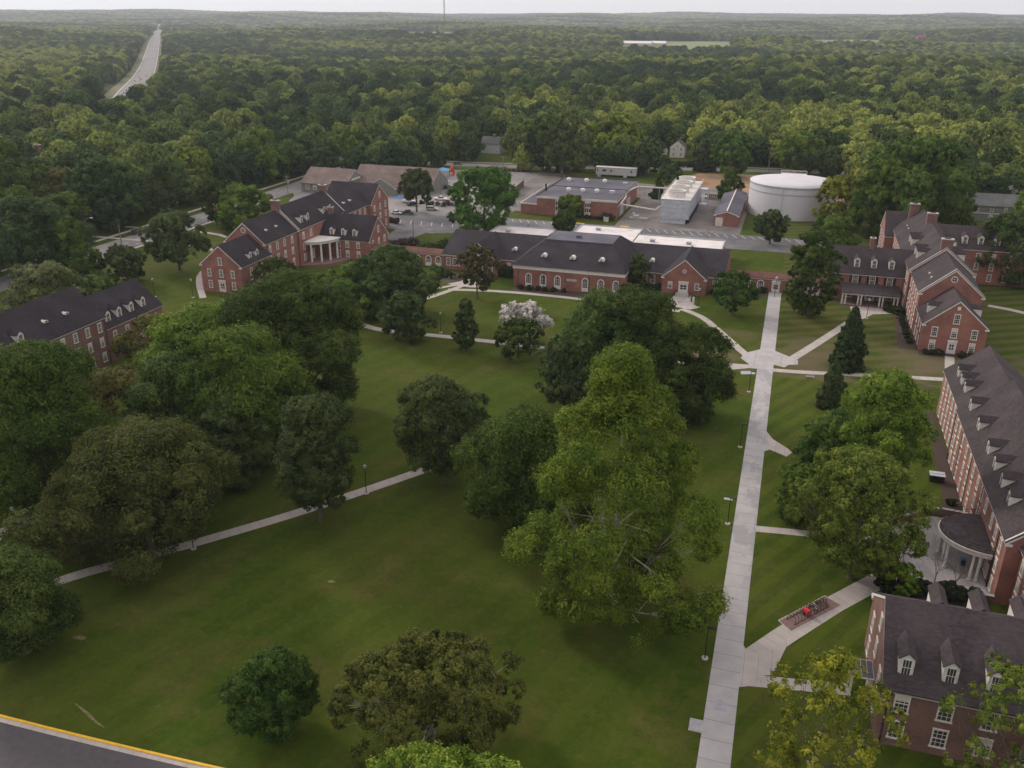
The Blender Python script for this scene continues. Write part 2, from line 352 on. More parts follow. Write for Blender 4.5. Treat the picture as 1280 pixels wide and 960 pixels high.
def ribbon(mb, pts, wd, z):
    """flat strip with uv.x = metres along, uv.y = metres across"""
    if mb.uv is None: mb.uv = []
    pts = [Vector((p[0], p[1])) for p in pts]; n = len(pts); L = 0; vs = []
    for i, p in enumerate(pts):
        a = pts[max(i-1,0)]; b = pts[min(i+1,n-1)]; d = (b-a).normalized(); k = Vector((-d.y, d.x))
        if 0 < i < n-1:
            c = max(0.5, ((pts[i]-pts[i-1]).normalized()).dot(d)); ww = wd/2/c
        else: ww = wd/2
        if i: L += (p - pts[i-1]).length
        vs += [(p.x+k.x*ww, p.y+k.y*ww, z), (p.x-k.x*ww, p.y-k.y*ww, z)]; mb.uv += [(L, wd), (L, 0)]
    mb.add(vs, [(2*i, 2*i+1, 2*i+3, 2*i+2) for i in range(n-1)]); return mb
def flat(mb, poly, z):
    if mb.uv is None: mb.uv = []
    n = len(poly); a = sum(poly[i][0]*poly[(i+1)%n][1] - poly[(i+1)%n][0]*poly[i][1] for i in range(n))
    if a < 0: poly = poly[::-1]
    mb.uv += [(x, y) for x, y in poly]; mb.add([(x,y,z) for x,y in poly], [tuple(range(n))]); return mb
def smoothpts(pts, k=8):
    out = []; n = len(pts); P_ = [Vector((p[0], p[1])) for p in pts]
    for i in range(n-1):
        p0, p1, p2, p3 = P_[max(i-1,0)], P_[i], P_[i+1], P_[min(i+2,n-1)]
        for j in range(k):
            t = j/k; out.append(0.5*((2*p1) + (-p0+p2)*t + (2*p0-5*p1+4*p2-p3)*t*t + (-p0+3*p1-3*p2+p3)*t**3))
    return out + [P_[-1]]

# ------------------------------------------------------------------ terrain
def hgt(x, y):
    d = math.hypot(x, y)
    if d < 700: return 0.0
    t = min(1, (d-700)/900.0)
    v = mnoise.noise(Vector((x*0.00035+3, y*0.00035, 0)))*26 + mnoise.noise(Vector((x*0.0012+1.7, y*0.0012+7, 2)))*34
    # the road corridor keeps an even grade
    a, b = Vector((-597.0, 686.0)), Vector((-4515.0, 5800.0)); ab = b-a; q = max(0, min(1, (Vector((x,y))-a).dot(ab)/ab.length_squared)); dr = (Vector((x,y))-(a+ab*q)).length
    k = min(1, max(0, (dr-60)/500.0)); k = k*k*(3-2*k)
    far = max(0, (d-3500)/6500.0)
    return t*v*(0.12+0.88*k) - 7*math.sin(min(1, (d-700)/1800.0)*math.pi) + 62*min(1.3, far)**1.2
def terrain():
    rs = [0, 30, 60, 100, 150, 200, 260, 340, 420, 520, 620, 700] + [700*1.05**i for i in range(1, 62)]
    na = 200; vs = [(0,0,0)]; fs = []
    for r in rs[1:]:
        for i in range(na):
            a = 2*math.pi*i/na; x, y = r*math.cos(a), r*math.sin(a); vs.append((x, y, hgt(x, y)))
    for i in range(na): fs.append((0, 1+i, 1+(i+1)%na))
    for k in range(len(rs)-2):
        for i in range(na):
            a, b = 1+k*na+i, 1+k*na+(i+1)%na; fs.append((a, a+na, b+na, b))
    m = MB().add(vs, fs); me = m.mesh('ground', 'grass', smooth=True)
    o = bpy.data.objects.new('ground', me); link(o); o['kind'] = 'structure'
terrain()

# ------------------------------------------------------------------ paths and paving
WX = (-2.05, 1.35)   # the long straight walk
wk = MB(); wk.uv = []; ribbon(wk, [(-0.35, 15), (-0.35, 251)], 3.4, 0.040); struct('main_walk', wk, 'walk')
wk = MB(); flat(wk, [(-6.0,194.8),(-5.5,198.3),(-2.0,202.2),(1.3,202.2),(5.2,198.6),(6.5,197.5),(6.5,194.6),(1.3,192.6),(1.3,190.5),(-2.0,190.5),(-3.6,190.9)], 0.036); struct('path_crossing', wk, 'walk')
pa = MB(); pa.uv = []
def path(pts, wd, z=0.028, k=6, sm=True): ribbon(pa, smoothpts(pts, k) if sm else pts, wd, z)
G = lambda *pp: [g(*p) for p in pp]
path(G((-60,745),(25,741),(107,716),(250,677),(400,632),(560,577),(640,548),(730,512),(830,478),(890,463),(935,458)), 2.1)
path(G((-20,690),(0,667),(25,655),(90,618)), 2.2, 0.024)
path(G((350,385),(430,398),(475,412),(560,421),(640,430),(720,440),(800,448),(895,455),(950,459)), 2.2, 0.020)
path(G((470,391),(520,377),(560,364),(580,356)), 1.9, 0.024)
path(G((540,362),(565,357),(600,352)), 1.5, 0.020)
path(G((560,362),(620,364),(700,371),(800,383),(850,389)), 2.0, 0.032)
path(G((852,386),(878,397),(900,415),(925,437),(950,458)), 2.0, 0.024)
path(G((1086,392),(1060,404),(1020,430),(975,458)), 2.1, 0.024, sm=False)
path(G((960,462),(1000,465),(1080,469),(1175,474),(1260,480)), 2.0, 0.020)
path(G((1187,466),(1187,446)), 2.0, 0.024, sm=False)
path(G((935,660),(1000,666),(1060,672),(1150,680)), 1.75, 0.020)
path([(0.5,87.8),(6,96.2),(12,104.7),(19,113.5),(24,117)], 3.0, 0.024, sm=False)
path([(0.5,86.3),(6,87.3),(13.6,88.6)], 2.0, 0.020, sm=False)
path(G((1235,382),(1262,387),(1300,396)), 2.2, 0.020)
path([(-232,262),(-190,262),(-160,236)], 1.8, 0.02); path([(-232,246),(-180,243),(-164,214),(-150,196)], 1.8, 0.024)
path([(-224,200),(-224,300),(-224,400)], 1.8, 0.02, sm=False); path([(-205.5,205),(-205.5,300)], 1.7, 0.02, sm=False)
struct('path', pa, 'path')
fl = MB()
flat(fl, [(-88.5,241),(-82.5,241),(-82.8,233.8),(-79,229.6),(-84,228.6),(-91.5,229.8),(-88.6,233.8)], 0.036)
flat(fl, [(-27.2,241),(-22.6,241),(-22.2,235),(-19.4,229.6),(-21.4,227.6),(-27,229.2),(-33,230.4),(-29.3,233.4),(-27.4,236)], 0.036)
flat(fl, G((948,536),(958,539),(966,549),(985,561),(990,566),(983,571),(962,562),(950,566),(944,560)), 0.032)
flat(fl, [(1.3,85.1),(1.3,93),(2.0,91.4),(4.0,92.2),(7.0,96.4),(5.0,88.4),(4.0,88.0),(3.0,86.3),(2.2,85.5)], 0.032)
flat(fl, G((1062,383),(1128,383),(1122,392),(1066,394)), 0.036)
struct('forecourt_paving', fl, 'path')
pt = MB(); flat(pt, [(22.0,112.3),(32.3,112.3),(32.3,133),(27.4,133.4),(25.5,132.2),(24.3,130),(20.2,127.5),(19.5,121)], 0.044); struct('patio', pt, 'patio')
gr = MB()
flat(gr, [(-0.2-1.0,80.6),(0.3,80.6),(0.3,82.4),(-1.2,82.4)], 0.046)
flat(gr, G((926,464),(944,464),(944,468),(926,468)), 0.046)
flat(gr, [(29.6,113.6),(32,113.6),(32,114.7),(29.6,114.7)], 0.05)
del gr
for q_, lb_ in (([(-1.2,80.6),(0.3,80.6),(0.3,82.4),(-1.2,82.4)],'square grey grate set in the long walk near the camera'),(G((926,464),(944,464),(944,468),(926,468)),'grey grate set in the path just left of the crossing'),([(29.6,113.6),(32,113.6),(32,114.7),(29.6,114.7)],'rectangular grey grate at the patio foot of the right hall')):
    gr = MB(); gr.prism(q_, 0.03, 0.055); o = part('drain_grate', gr, 'tankband'); tag(o, lb_, 'grate', 'drain grates')
# service court behind the dining hall, lots, lanes
ap = MB()
flat(ap, [(-190,298),(-120,288),(-96,300),(-92,299),(22,299),(22,321),(-60,321),(-96,321),(-120,322),(-135,330),(-186,322)], 0.008)
flat(ap, G((497,285),(545,285),(470,318),(440,325)), 0.012)
struct('service_road', ap, 'asphalt')
lot = MB(); flat(lot, [(-175,322),(-122,316),(-104,321),(-102,420),(-110,428),(-178,420)], 0.016); struct('parking_lot', lot, 'oldasphalt')
lot = MB(); flat(lot, [(-60.5,321),(-15,321),(-15,400),(-28,410),(-58,412),(-98,420),(-101,381),(-60.5,379)], 0.020); struct('plant_yard', lot, 'gravel')
lot = MB(); flat(lot, [(-118,335),(-101,335),(-101,420),(-118,430)], 0.022); struct('paved_yard', lot, 'gravel')
lot = MB(); flat(lot, [(-52,384),(-14,384),(24,384),(30,452),(-10,456),(-44,452),(-54,420)], 0.012); struct('bare_dirt', lot, 'dirt')
stz = MB(); ribbon(stz, [(-213,150),(-213,300),(-213,360),(-218,432),(-222,560)], 12, 0.006); ribbon(stz, smoothpts([(-420,420),(-330,432),(-222,438),(-150,440),(-46,464),(60,480),(200,500)], 5), 9.5, 0.010)
ribbon(stz, smoothpts([(-215,352),(-200,340),(-190,318),(-170,312)], 5), 10, 0.014)
struct('street', stz, 'oldasphalt')
lot = MB(); flat(lot, G((20,163),(75,166),(78,180),(50,190),(38,182)), 0.02); flat(lot, [(-330,560),(-270,560),(-270,590),(-330,590)], 0.02); struct('far_parking_lot', lot, 'oldasphalt')
sw = MB(); sw.uv = []
ribbon(sw, smoothpts([(-205,447),(-150,449),(-46,473),(60,489),(200,509)], 5), 2.0, 0.02); struct('pavement', sw, 'path')
# markings
mk = MB(); mk.uv = []
for i in range(40):
    yy = 190+i*6.2
    if yy < 420: ribbon(mk, [(-213, yy), (-213, yy+3.2)], 0.22, 0.028)
for i in range(10): ribbon(mk, [(-206.9+0.0, 215+i*6.5), (-209.3, 216.2+i*6.5)], 0.16, 0.028)
for i in range(36):
    xx = -100 + i*3.05
    if xx < 12 and not (-62.5 < xx < -55): ribbon(mk, [(xx, 320), (xx+2.1, 315.2)], 0.2, 0.028)
for i in range(13): ribbon(mk, [(-152+i*4.2, 305), (-150+i*4.2, 299)], 0.2, 0.03)
for i in range(13): ribbon(mk, [(-214+i*1.0, 428), (-214+i*1.0, 431)], 0.5, 0.03)
struct('road_marking', mk, 'line')
mk = MB(); mk.uv = []
for a in (-75.0, -58.2): flat(mk, [(a,320.4),(a+3.2,320.4),(a+3.2,321.6),(a,321.6)], 0.032)
struct('yellow_marking', mk, 'yellow')
# near road with the yellow kerb
p0, p1 = Vector(g(0,895)), Vector(g(275,961)); rd = (p1-p0).normalized(); rn = Vector((rd.y, -rd.x))
if rn.y > 0: rn = -rn
bow = lambda t: p0 + rd*t - rn*0.0006*(t-14)**2
def off(a, z0, b, z1, nm, mt, step=False):
    m_ = MB(); m_.uv = []
    ts = [-60+6*i for i in range(24)]
    P0 = [bow(t) + rn*a for t in ts]; P1 = [bow(t) + rn*b for t in ts]; n = len(ts)
    for i in range(n): m_.uv += [(ts[i], 0), (ts[i], b-a)]
    m_.add([q for i in range(n) for q in ((P0[i].x,P0[i].y,z0),(P1[i].x,P1[i].y,z1))], [(2*i,2*i+1,2*i+3,2*i+2) for i in range(n-1)])
    if step:
        k = len(m_.v); m_.uv += [(t, 0) for t in ts for _ in range(4)]
        for Q, _ in ((P0,0),(P1,1)): pass
        m_.uv = m_.uv[:k]
        for Q in (P0, P1):
            k = len(m_.v)
            for i in range(n): m_.uv += [(ts[i], 0), (ts[i], 0)]
            m_.add([q for i in range(n) for q in ((Q[i].x,Q[i].y,z1),(Q[i].x,Q[i].y,0.0))], [(2*i,2*i+1,2*i+3,2*i+2) for i in range(n-1)])
    return struct(nm, m_, mt)
off(0, 0.15, 0.28, 0.15, 'kerb', 'yellow', True)
off(0.28, 0.02, 0.85, 0.02, 'gutter', 'path')
off(0.85, 0.016, 12, 0.016, 'road', 'roadnear')
# highway running away to the horizon
hw = [g(120,152), g(155,125), g(166,108), g(178,90), g(187,70), g(192,58), g(196,48), g(199,40), g(200,34)]
hp = smoothpts(hw, 8)
def draped(pts, wd, dz, o=0):
    m_ = MB(); m_.uv = []; n = len(pts)
    vs = []
    for i, p in enumerate(pts):
        a, b = pts[max(i-1,0)], pts[min(i+1,n-1)]; d = (b-a).normalized(); k = Vector((-d.y, d.x)); p = p + k*o
        for s_ in (1, -1):
            q = p + k*s_*wd/2; vs.append((q.x, q.y, hgt(p.x, p.y)+dz)); m_.uv.append((i, s_))
    m_.add(vs, [(2*i,2*i+1,2*i+3,2*i+2) for i in range(n-1)]); return m_
M['verge'] = mat('roadside_verge', (0.15, 0.13, 0.07), 1, (0.07, 0.08, 0.035), 0.02, 5)
M['hwy'] = mat('highway_surface', (0.21, 0.19, 0.195), 0.9, (0.17, 0.155, 0.16), 0.02, 3)
struct('highway_verge', draped(hp, 42, 1.0, 3), 'verge'); struct('highway', draped(hp, 22, 2.0), 'hwy')
for s_ in (-1, 1): struct('highway_shoulder', draped(hp, 1.1, 2.2, s_*12.2), 'line')
HWY = hp
def gt(px, py):
    z = 0
    for _ in range(12): x, y = g(px, py, z); z = 0.5*z + 0.5*hgt(x, y)
    return x, y, hgt(x, y)
FIELDS = [(795,52,922,60),(1010,50,1100,54),(500,40,575,43),(285,36,330,39),(770,53,835,59),(1140,45,1165,51)]
M['field'] = mat('pale_field', (0.17, 0.20, 0.075), 1, (0.13, 0.16, 0.06), 0.004, 5)
for x0, y0, x1, y1 in FIELDS:
    fm_ = MB(); nx, ny = 14, 6; fm_.v = []
    for j in range(ny+1):
        for i in range(nx+1): x, y, z = gt(x0+(x1-x0)*i/nx, y0+(y1-y0+3)*j/ny); fm_.v.append((x, y, z+1.2))
    fm_.f = [(j*(nx+1)+i, j*(nx+1)+i+1, (j+1)*(nx+1)+i+1, (j+1)*(nx+1)+i) for j in range(ny) for i in range(nx)]; fm_.m = [0]*len(fm_.f)
    struct('field', fm_, 'field')
# lawn extras
md = MB(); flat(md, [(29,213),(33.2,213),(33.2,240),(30,240)], 0.01); flat(md, [(33.2,209.6),(46.6,209.6),(46.6,213),(33.2,213)], 0.012)
flat(md, [(-72,228.6),(-41,229.3),(-41,234),(-72,234)], 0.012); flat(md, [(17,109.4),(32,109.4),(32,112.2),(19,112.2)], 0.01); flat(md, [(-96,233),(-90,230),(-88,240),(-99,243)], 0.014)
flat(md, [(-12,246),(-2.2,246),(-2.2,251),(-12,251)], 0.012); flat(md, [(29.5,136),(32.6,136),(32.6,176),(31,176)], 0.01)
struct('planting_bed', md, 'mulch')
M['bare'] = mat('bare_soil', (0.19, 0.15, 0.08), 1, (0.08, 0.09, 0.02), 2.5, 6)
bp_ = MB(); rr_ = random.Random(2)
for cx_, cy_, L_, W_, a_ in ((110,893,3.2,.2,-.35),(100,797,1.1,.5,.3),(414,727,.6,.3,0)):
    x, y = g(cx_, cy_); pl = []
    for i in range(18):
        t = 2*math.pi*i/18; q = rr_.uniform(.6,1.1); u, v = L_*math.cos(t)*q, W_*math.sin(t)*q; pl.append((x+u*math.cos(a_)-v*math.sin(a_), y+u*math.sin(a_)+v*math.cos(a_)))
    flat(bp_, pl, 0.012)
struct('bare_patch', bp_, 'bare')

# ------------------------------------------------------------------ windows and doors (shared meshes, facing -Y)
WM = {}
def window_meshes(kind, wd, h):
    k = (kind, round(wd,2), round(h,2))
    if k in WM: return WM[k]
    f, p = MB(), MB(); a = wd/2; t = 0.13
    if kind == 'arch':
        z1 = h - a; n = 12
        outer = [(-a-.16, -0.1), (a+.16, -0.1)] + [((a+.16)*math.cos(math.pi*i/n), z1+(a+.16)*math.sin(math.pi*i/n)) for i in range(n+1)]
        inner = [(-a+.1, 0.9), (a-.1, 0.9)] + [((a-.1)*math.cos(math.pi*i/n), z1+(a-.1)*math.sin(math.pi*i/n)) for i in range(n+1)]
        m = len(outer)
        f.add([(u,-.12,z) for u,z in outer] + [(u,-.12,z) for u,z in inner] + [(u,0,z) for u,z in outer] + [(u,-.02,z) for u,z in inner],
              [(i,(i+1)%m,m+(i+1)%m,m+i) for i in range(m)] + [(i,2*m+i,2*m+(i+1)%m,(i+1)%m) for i in range(m)] + [(m+i,m+(i+1)%m,3*m+(i+1)%m,3*m+i) for i in range(m)])
        f.box(-a+.1, a-.1, -.07, -.03, 0.86, 0.95)
        for u in (-a/3, a/3): f.box(u-.03, u+.03, -.07, -.035, .9, z1+a*.85)
        for i in range(1, 5): f.box(-a+.1, a-.1, -.068, -.036, .9+i*(z1-.9)/4.5-.03, .9+i*(z1-.9)/4.5+.03)
        p.vprism([(u,z) for u,z in inner], 'y', -.03, -.01)
    elif kind == 'round':
        n = 16; r = a
        for i in range(n):
            t0, t1 = 2*math.pi*i/n, 2*math.pi*(i+1)/n
            f.add([((r+.12)*math.cos(t0),-.1,(r+.12)*math.sin(t0)),((r+.12)*math.cos(t1),-.1,(r+.12)*math.sin(t1)),((r-.08)*math.cos(t1),-.1,(r-.08)*math.sin(t1)),((r-.08)*math.cos(t0),-.1,(r-.08)*math.sin(t0)),
                   ((r+.12)*math.cos(t0),0,(r+.12)*math.sin(t0)),((r+.12)*math.cos(t1),0,(r+.12)*math.sin(t1))], [(0,1,2,3),(0,4,5,1)])
        f.box(-.03,.03,-.08,-.04,-r,r); f.box(-r,r,-.08,-.04,-.03,.03)
        p.vprism([(r*math.cos(2*math.pi*i/n), r*math.sin(2*math.pi*i/n)) for i in range(n)], 'y', -.03, -.01)
    elif kind == 'door':
        f.box(-a-.35, -a, -.22, 0, 0, h+.1); f.box(a, a+.35, -.22, 0, 0, h+.1); f.box(-a-.45, a+.45, -.3, 0, h+.1, h+.55)
        f.box(-a, -.03, -.1, 0, 0, .9); f.box(.03, a, -.1, 0, 0, .9); f.box(-.06, .06, -.13, 0, 0, h); f.box(-a, a, -.1, 0, h-.45, h+.1)
        f.box(-a, -a+.12, -.1, -.03, .9, h-.4); f.box(a-.12, a, -.1, -.03, .9, h-.4); f.box(-a, a, -.09, -.03, 1.45, 1.55)
        p.box(-a+.1, a-.1, -.04, -.01, .88, h-.44)
    else:
        f.box(-a-.02, -a+t, -.12, 0, 0, h); f.box(a-t, a+.02, -.12, 0, 0, h); f.box(-a-.1, a+.1, -.16, 0, -.16, .02); f.box(-a-.05, a+.05, -.14, 0, h-.03, h+.16)
        f.box(-a+t, a-t, -.10, -.02, h/2-.05, h/2+.05)
        for u in (-a/3, a/3): f.box(u-.022, u+.022, -.065, -.03, .02, h-.03)
        for z in (h*.25, h*.75): f.box(-a+t, a-t, -.063, -.032, z-.022, z+.022)
        p.box(-a+.05, a-.05, -.03, -.008, .02, h-.03)
        if kind == 'shade': p.cur = 1; p.box(-a+t, a-t, -.05, -.031, h*.62, h-.03)
        if kind == 'shut':
            f.cur = 1; f.box(-a-.75, -a-.12, -.08, 0, 0, h); f.box(a+.12, a+.75, -.08, 0, 0, h)
    WM[k] = (f.mesh('window', ['white', 'dark']), p.mesh('pane', ['glass', 'cream'])); return WM[k]
ROT = {'S': 0, 'E': math.pi/2, 'N': math.pi, 'W': -math.pi/2}
wrng = random.Random(5)
def win(b, facing, x, y, z, wd=1.15, h=1.9, kind='sash', name='window'):
    if kind == 'sash' and wrng.random() < 0.4: kind = 'shade'
    fm, pm = window_meshes(kind, wd, h)
    f = place(name, fm, b, x, y, z, ROT[facing]); p = bpy.data.objects.new('pane', pm); link(p, f); ORG[p.name] = (x,y,z); return f
def wins(b, facing, plane, us, zs, **k):
    for z in zs:
        for u in us:
            if facing in 'SN': win(b, facing, u, plane, z, **k)
            else: win(b, facing, plane, u, z, **k)

# ------------------------------------------------------------------ brick halls
class Hall:
    def __init__(s, name, label, cat, loc, group=None, wallmat='brick', roofmat='slate'):
        s.r = thing(name, label, cat, loc, group); s.wall = MB(); s.roof = MB(); s.trim = MB(); s.wm = wallmat; s.rm = roofmat; s.ch = []
    def wing(s, axis, a0, a1, b0, b1, ze, zr, g0=True, g1=True, over=0.3, base=0.0):
        """axis: ridge direction. a = along the ridge, b = across"""
        c = (b0+b1)/2; sl = (zr-ze)/(c-b0)
        s.wall.vprism([(b0,base),(b1,base),(b1,ze),(c,zr-.02),(b0,ze)], axis, a0, a1)
        lo = ze - over*sl; A0 = a0-(.18 if g0 else 0); A1 = a1+(.18 if g1 else 0); t = .16
        for q in (-1, 1):
            e = c + q*(c-b0+over)
            s.roof.vprism([(e,lo),(c,zr),(c,zr+t),(e,lo+t)] if q < 0 else [(c,zr),(e,lo),(e,lo+t),(c,zr+t)], axis, A0, A1)
            w_ = c + q*(c-b0)
            s.trim.vprism([(w_, ze-.5), (w_+q*.22, ze-.5), (w_+q*.34, lo-.03), (w_, lo-.03+.0)], axis, a0+.03, a1-.03)
        for gq, A, q in ((g0, a0, -1), (g1, a1, 1)):
            if not gq: continue
            for q2 in (-1, 1):
                e = c + q2*(c-b0+.28); l2 = ze-.28*sl
                s.trim.vprism([(e,l2-.36),(c,zr-.38),(c,zr-.02),(e,l2-.02)], axis, min(A, A+q*.15), max(A, A+q*.15))
                s.trim.vprism([(e,l2-.42),(e-q2*.9,l2-.42),(e-q2*.9,l2-.12),(e,l2-.12)], axis, min(A, A+q*.2), max(A, A+q*.2))
    def parapet(s, axis, a, b0, b1, ze, zr):       # raised stone coping where a lower roof meets a higher gable
        c = (b0+b1)/2
        for e in (b0-.3, b1+.3):
            s.trim.vprism([(e,ze-.35),(c,zr+.0),(c,zr+.34),(e,ze+.02)], axis, a-.1, a+.1)
    def chimney(s, x, y, z0, z1, wx, wy): s.ch.append((x, y, z0, z1, wx, wy))
    def build(s):
        s.W = part('wall', s.wall, s.wm, s.r); s.R = part('roof', s.roof, s.rm, s.r); s.T = part('cornice', s.trim, 'white', s.r)
        for x, y, z0, z1, wx, wy in s.ch:
            m = MB(); m.box(x-wx/2,x+wx/2,y-wy/2,y+wy/2,z0,z1); m.box(x-wx/2-.1,x+wx/2+.1,y-wy/2-.1,y+wy/2+.1,z1-.55,z1-.35)
            m.cur = 1; m.box(x-wx/2-.15,x+wx/2+.15,y-wy/2-.15,y+wy/2+.15,z1,z1+.22)
            m.cur = 2; m.box(x-wx/4,x+wx/4,y-wy/4,y+wy/4,z1+.22,z1+.4)
            part('chimney', m, ['brickd', 'stone', 'dark'], s.R)
    def dormer(s, facing, u, front, z, dep, wd=1.5, h=1.75, rise=.75):
        """gabled dormer; front = plane, z = foot, dep = how far the ridge runs back"""
        h *= 1.24; rise = .62; m = MB(); a = wd/2
        m.box(-a, a, 0, dep*.72, 0, h-.02); m.vprism([(-a,h-.02),(a,h-.02),(0,h+rise-.02)], 'y', 0, dep*.9)
        m.box(-a-.12, a+.12, -.06, .04, -.12, .06)
        rf = MB()
        for q in (-1, 1): rf.vprism([(q*(a+.2),h-.2),(0,h+rise),(0,h+rise+.12),(q*(a+.2),h-.08)], 'y', -.15, dep)
        wn = MB(); b = a*.62; wh = h-.35
        wn.box(-b-.1, -b+.05, -.06, .0, .2, .2+wh); wn.box(b-.05, b+.1, -.06, .0, .2, .2+wh); wn.box(-b,b,-.06,.0,.12,.24); wn.box(-b,b,-.06,.0,.14+wh,.26+wh)
        wn.box(-b,b,-.05,-.0,.2+wh/2-.04,.2+wh/2+.04)
        for uu in (-b/3, b/3): wn.box(uu-.02,uu+.02,-.045,-.002,.2,.2+wh)
        wn.cur = 1; wn.box(-b+.03, b-.03, -.035, -.004, .22, .18+wh)
        x, y = (u, front) if facing in 'SN' else (front, u)
        d = place('dormer', m.mesh('dormer', ['white']), s.r, x, y, z, ROT[facing])
        for nm, mm, mt in (('dormer_roof', rf, [s.rm]), ('dormer_window', wn, ['white', 'glass'])):
            c = bpy.data.objects.new(nm, mm.mesh(nm, mt)); link(c, d)
    def vent(s, facing, u, front, z, r=.42, dep=1.2):
        """small half-round white roof vent"""
        m = MB(); n = 8; m.vprism([(r*math.cos(math.pi*i/n), r*1.15*math.sin(math.pi*i/n)) for i in range(n+1)], 'y', 0, dep)
        m.vprism([((r+.1)*math.cos(math.pi*i/n), (r+.1)*1.15*math.sin(math.pi*i/n)-.02) for i in range(n+1)], 'y', -.03, .06)
        m.cur = 1; m.vprism([(.3*math.cos(math.pi*i/n), .08+.3*math.sin(math.pi*i/n)) for i in range(n+1)], 'y', -.06, -.02)
        x, y = (u, front) if facing in 'SN' else (front, u)
        place('roof_vent', m.mesh('roof_vent', ['white', 'dark']), s.r, x, y, z, ROT[facing])
    def downpipe(s, x, y, z1):
        place('downpipe', MB().tube((0,0,0),(0,0,z1),.07,n=6).mesh('downpipe','dark'), s.r, x, y, 0)

HG = 'red brick campus halls'
# --- north-west hall
h = Hall('brick_hall', 'long red brick hall with tall white porch columns, left of the low dining hall', 'building', (-148, 240, 0), HG)
h.wing('y', 202, 217, -154, -140.9, 8.0, 13.4); h.wing('y', 216.5, 235, -155.6, -142.2, 11.0, 16.7, g1=False)
h.wing('y', 234.5, 264, -156.0, -141.6, 11.3, 17.6); h.wing('y', 263.5, 284, -155.0, -140.8, 10.5, 16.0, g0=False, g1=False)
h.wing('x', -158, -139.6, 280.3, 294.7, 10.6, 16.4); h.wing('x', -150, -124, 246.2, 260.2, 6.4, 12.8, g0=False)
h.parapet('y', 234.6, -156, -141.6, 11.3, 17.6); h.parapet('y', 264, -156, -141.6, 11.3, 17.6)
h.chimney(-148.9, 234.6, 13, 19.6, 2.6, 1.3); h.chimney(-148.9, 264, 13, 19.4, 2.6, 1.3); h.chimney(-140.5, 253.2, 10, 14.6, 1.8, 1.0)
h.build(); b = h.r
wins(b, 'S', 202, (-151.3, -147.5, -143.8), (4.6,)); wins(b, 'S', 202, (-151.3, -143.8), (1.3,)); wins(b, 'S', 202, (-147.5,), (8.0,))
win(b, 'S', -147.5, 202, 0.3, 1.4, 2.8, 'door', 'door'); win(b, 'S', -148.9, 216.5, 14.4, 1.3, 1, 'round')
wins(b, 'E', -140.9, (206.5, 211.5), (1.3, 4.6)); wins(b, 'E', -142.2, (218.9, 222.9, 226.9, 231.2), (1.2, 4.6, 8.0))
wins(b, 'E', -141.6, (237, 241.6), (1.2, 4.6, 8.0)); wins(b, 'E', -140.8, (266.5, 270.3, 274.1, 277.9), (1.2, 4.5, 7.6))
wins(b, 'S', 246.2, (-134.6, -131.6, -127.8), (.8, 3.9)); wins(b, 'E', -124, (249, 253.2, 257.4), (.8, 4.0)); wins(b, 'E', -124, (253.2,), (7.9,))
wins(b, 'E', -139.6, (283, 287.5, 292), (1.0, 4.4, 7.6)); wins(b, 'E', -139.6, (287.5,), (11.8,)); wins(b, 'S', 280.3, (-139.9-1.6,), (4.5, 7.6))
for y in (208.2, 211.6): h.dormer('E', y, -141.8, 8.3, 5, 1.5, 1.7); h.dormer('W', y, -153.2, 8.3, 5, 1.5, 1.7)
for y in (238.6, 242.6, 253.0, 256.8): h.dormer('E', y, -142.8, 12.1, 5.4, 1.6, 1.9)
for x in (-137.3, -133.2, -129.3): h.dormer('S', x, 247.1, 7.0, 4.6, 1.5, 1.8)
for y in (222, 227.5): h.vent('E', y, -144.6, 13.4)
for y in (268, 272.5): h.vent('E', y, -143.2, 12.9)
for y in (235.3, 217.3): h.downpipe(-141.9, y, 10.5)
pm = MB(); cx, cy = -141.5, 246.2          # quarter-round entrance porch in the corner
arc = [(cx + 7.4*math.cos(t), cy - 9.0*math.sin(t)) for t in [math.pi/2*i/10 for i in range(11)]]
pm.prism([(cx, cy)] + arc, 6.0, 6.75); pm.prism([(cx, cy)] + [(cx+7.8*math.cos(math.pi/2*i/10), cy-9.4*math.sin(math.pi/2*i/10)) for i in range(11)], 6.75, 6.95)
po = part('porch', pm, 'white', b)
for t in (8, 30, 52, 76): x, y = cx+6.9*math.cos(R(t)), cy-8.5*math.sin(R(t)); part('column', MB().lathe([(.48,0),(.48,.25),(.36,.4),(.3,5.6),(.42,5.8),(.42,6.0)], x, y, 12), 'white', po)
part('terrace', MB().prism([(cx,cy)] + [(cx+11*math.cos(math.pi/2*i/10), cy-13*math.sin(math.pi/2*i/10)) for i in range(11)], 0, .45), 'paver', b)
bw = MB()
for i in range(2, 10):
    a0, a1 = math.pi/2*i/11, math.pi/2*(i+1)/11
    bw.prism([(cx+11.6*math.cos(a0),cy-13.6*math.sin(a0)),(cx+11.6*math.cos(a1),cy-13.6*math.sin(a1)),(cx+11.2*math.cos(a1),cy-13.2*math.sin(a1)),(cx+11.2*math.cos(a0),cy-13.2*math.sin(a0))], 0, .9)
part('terrace_wall', bw, 'brickd', b); win(b, 'E', -141.6, 241.6, .4, 1.6, 2.9, 'door', 'door')

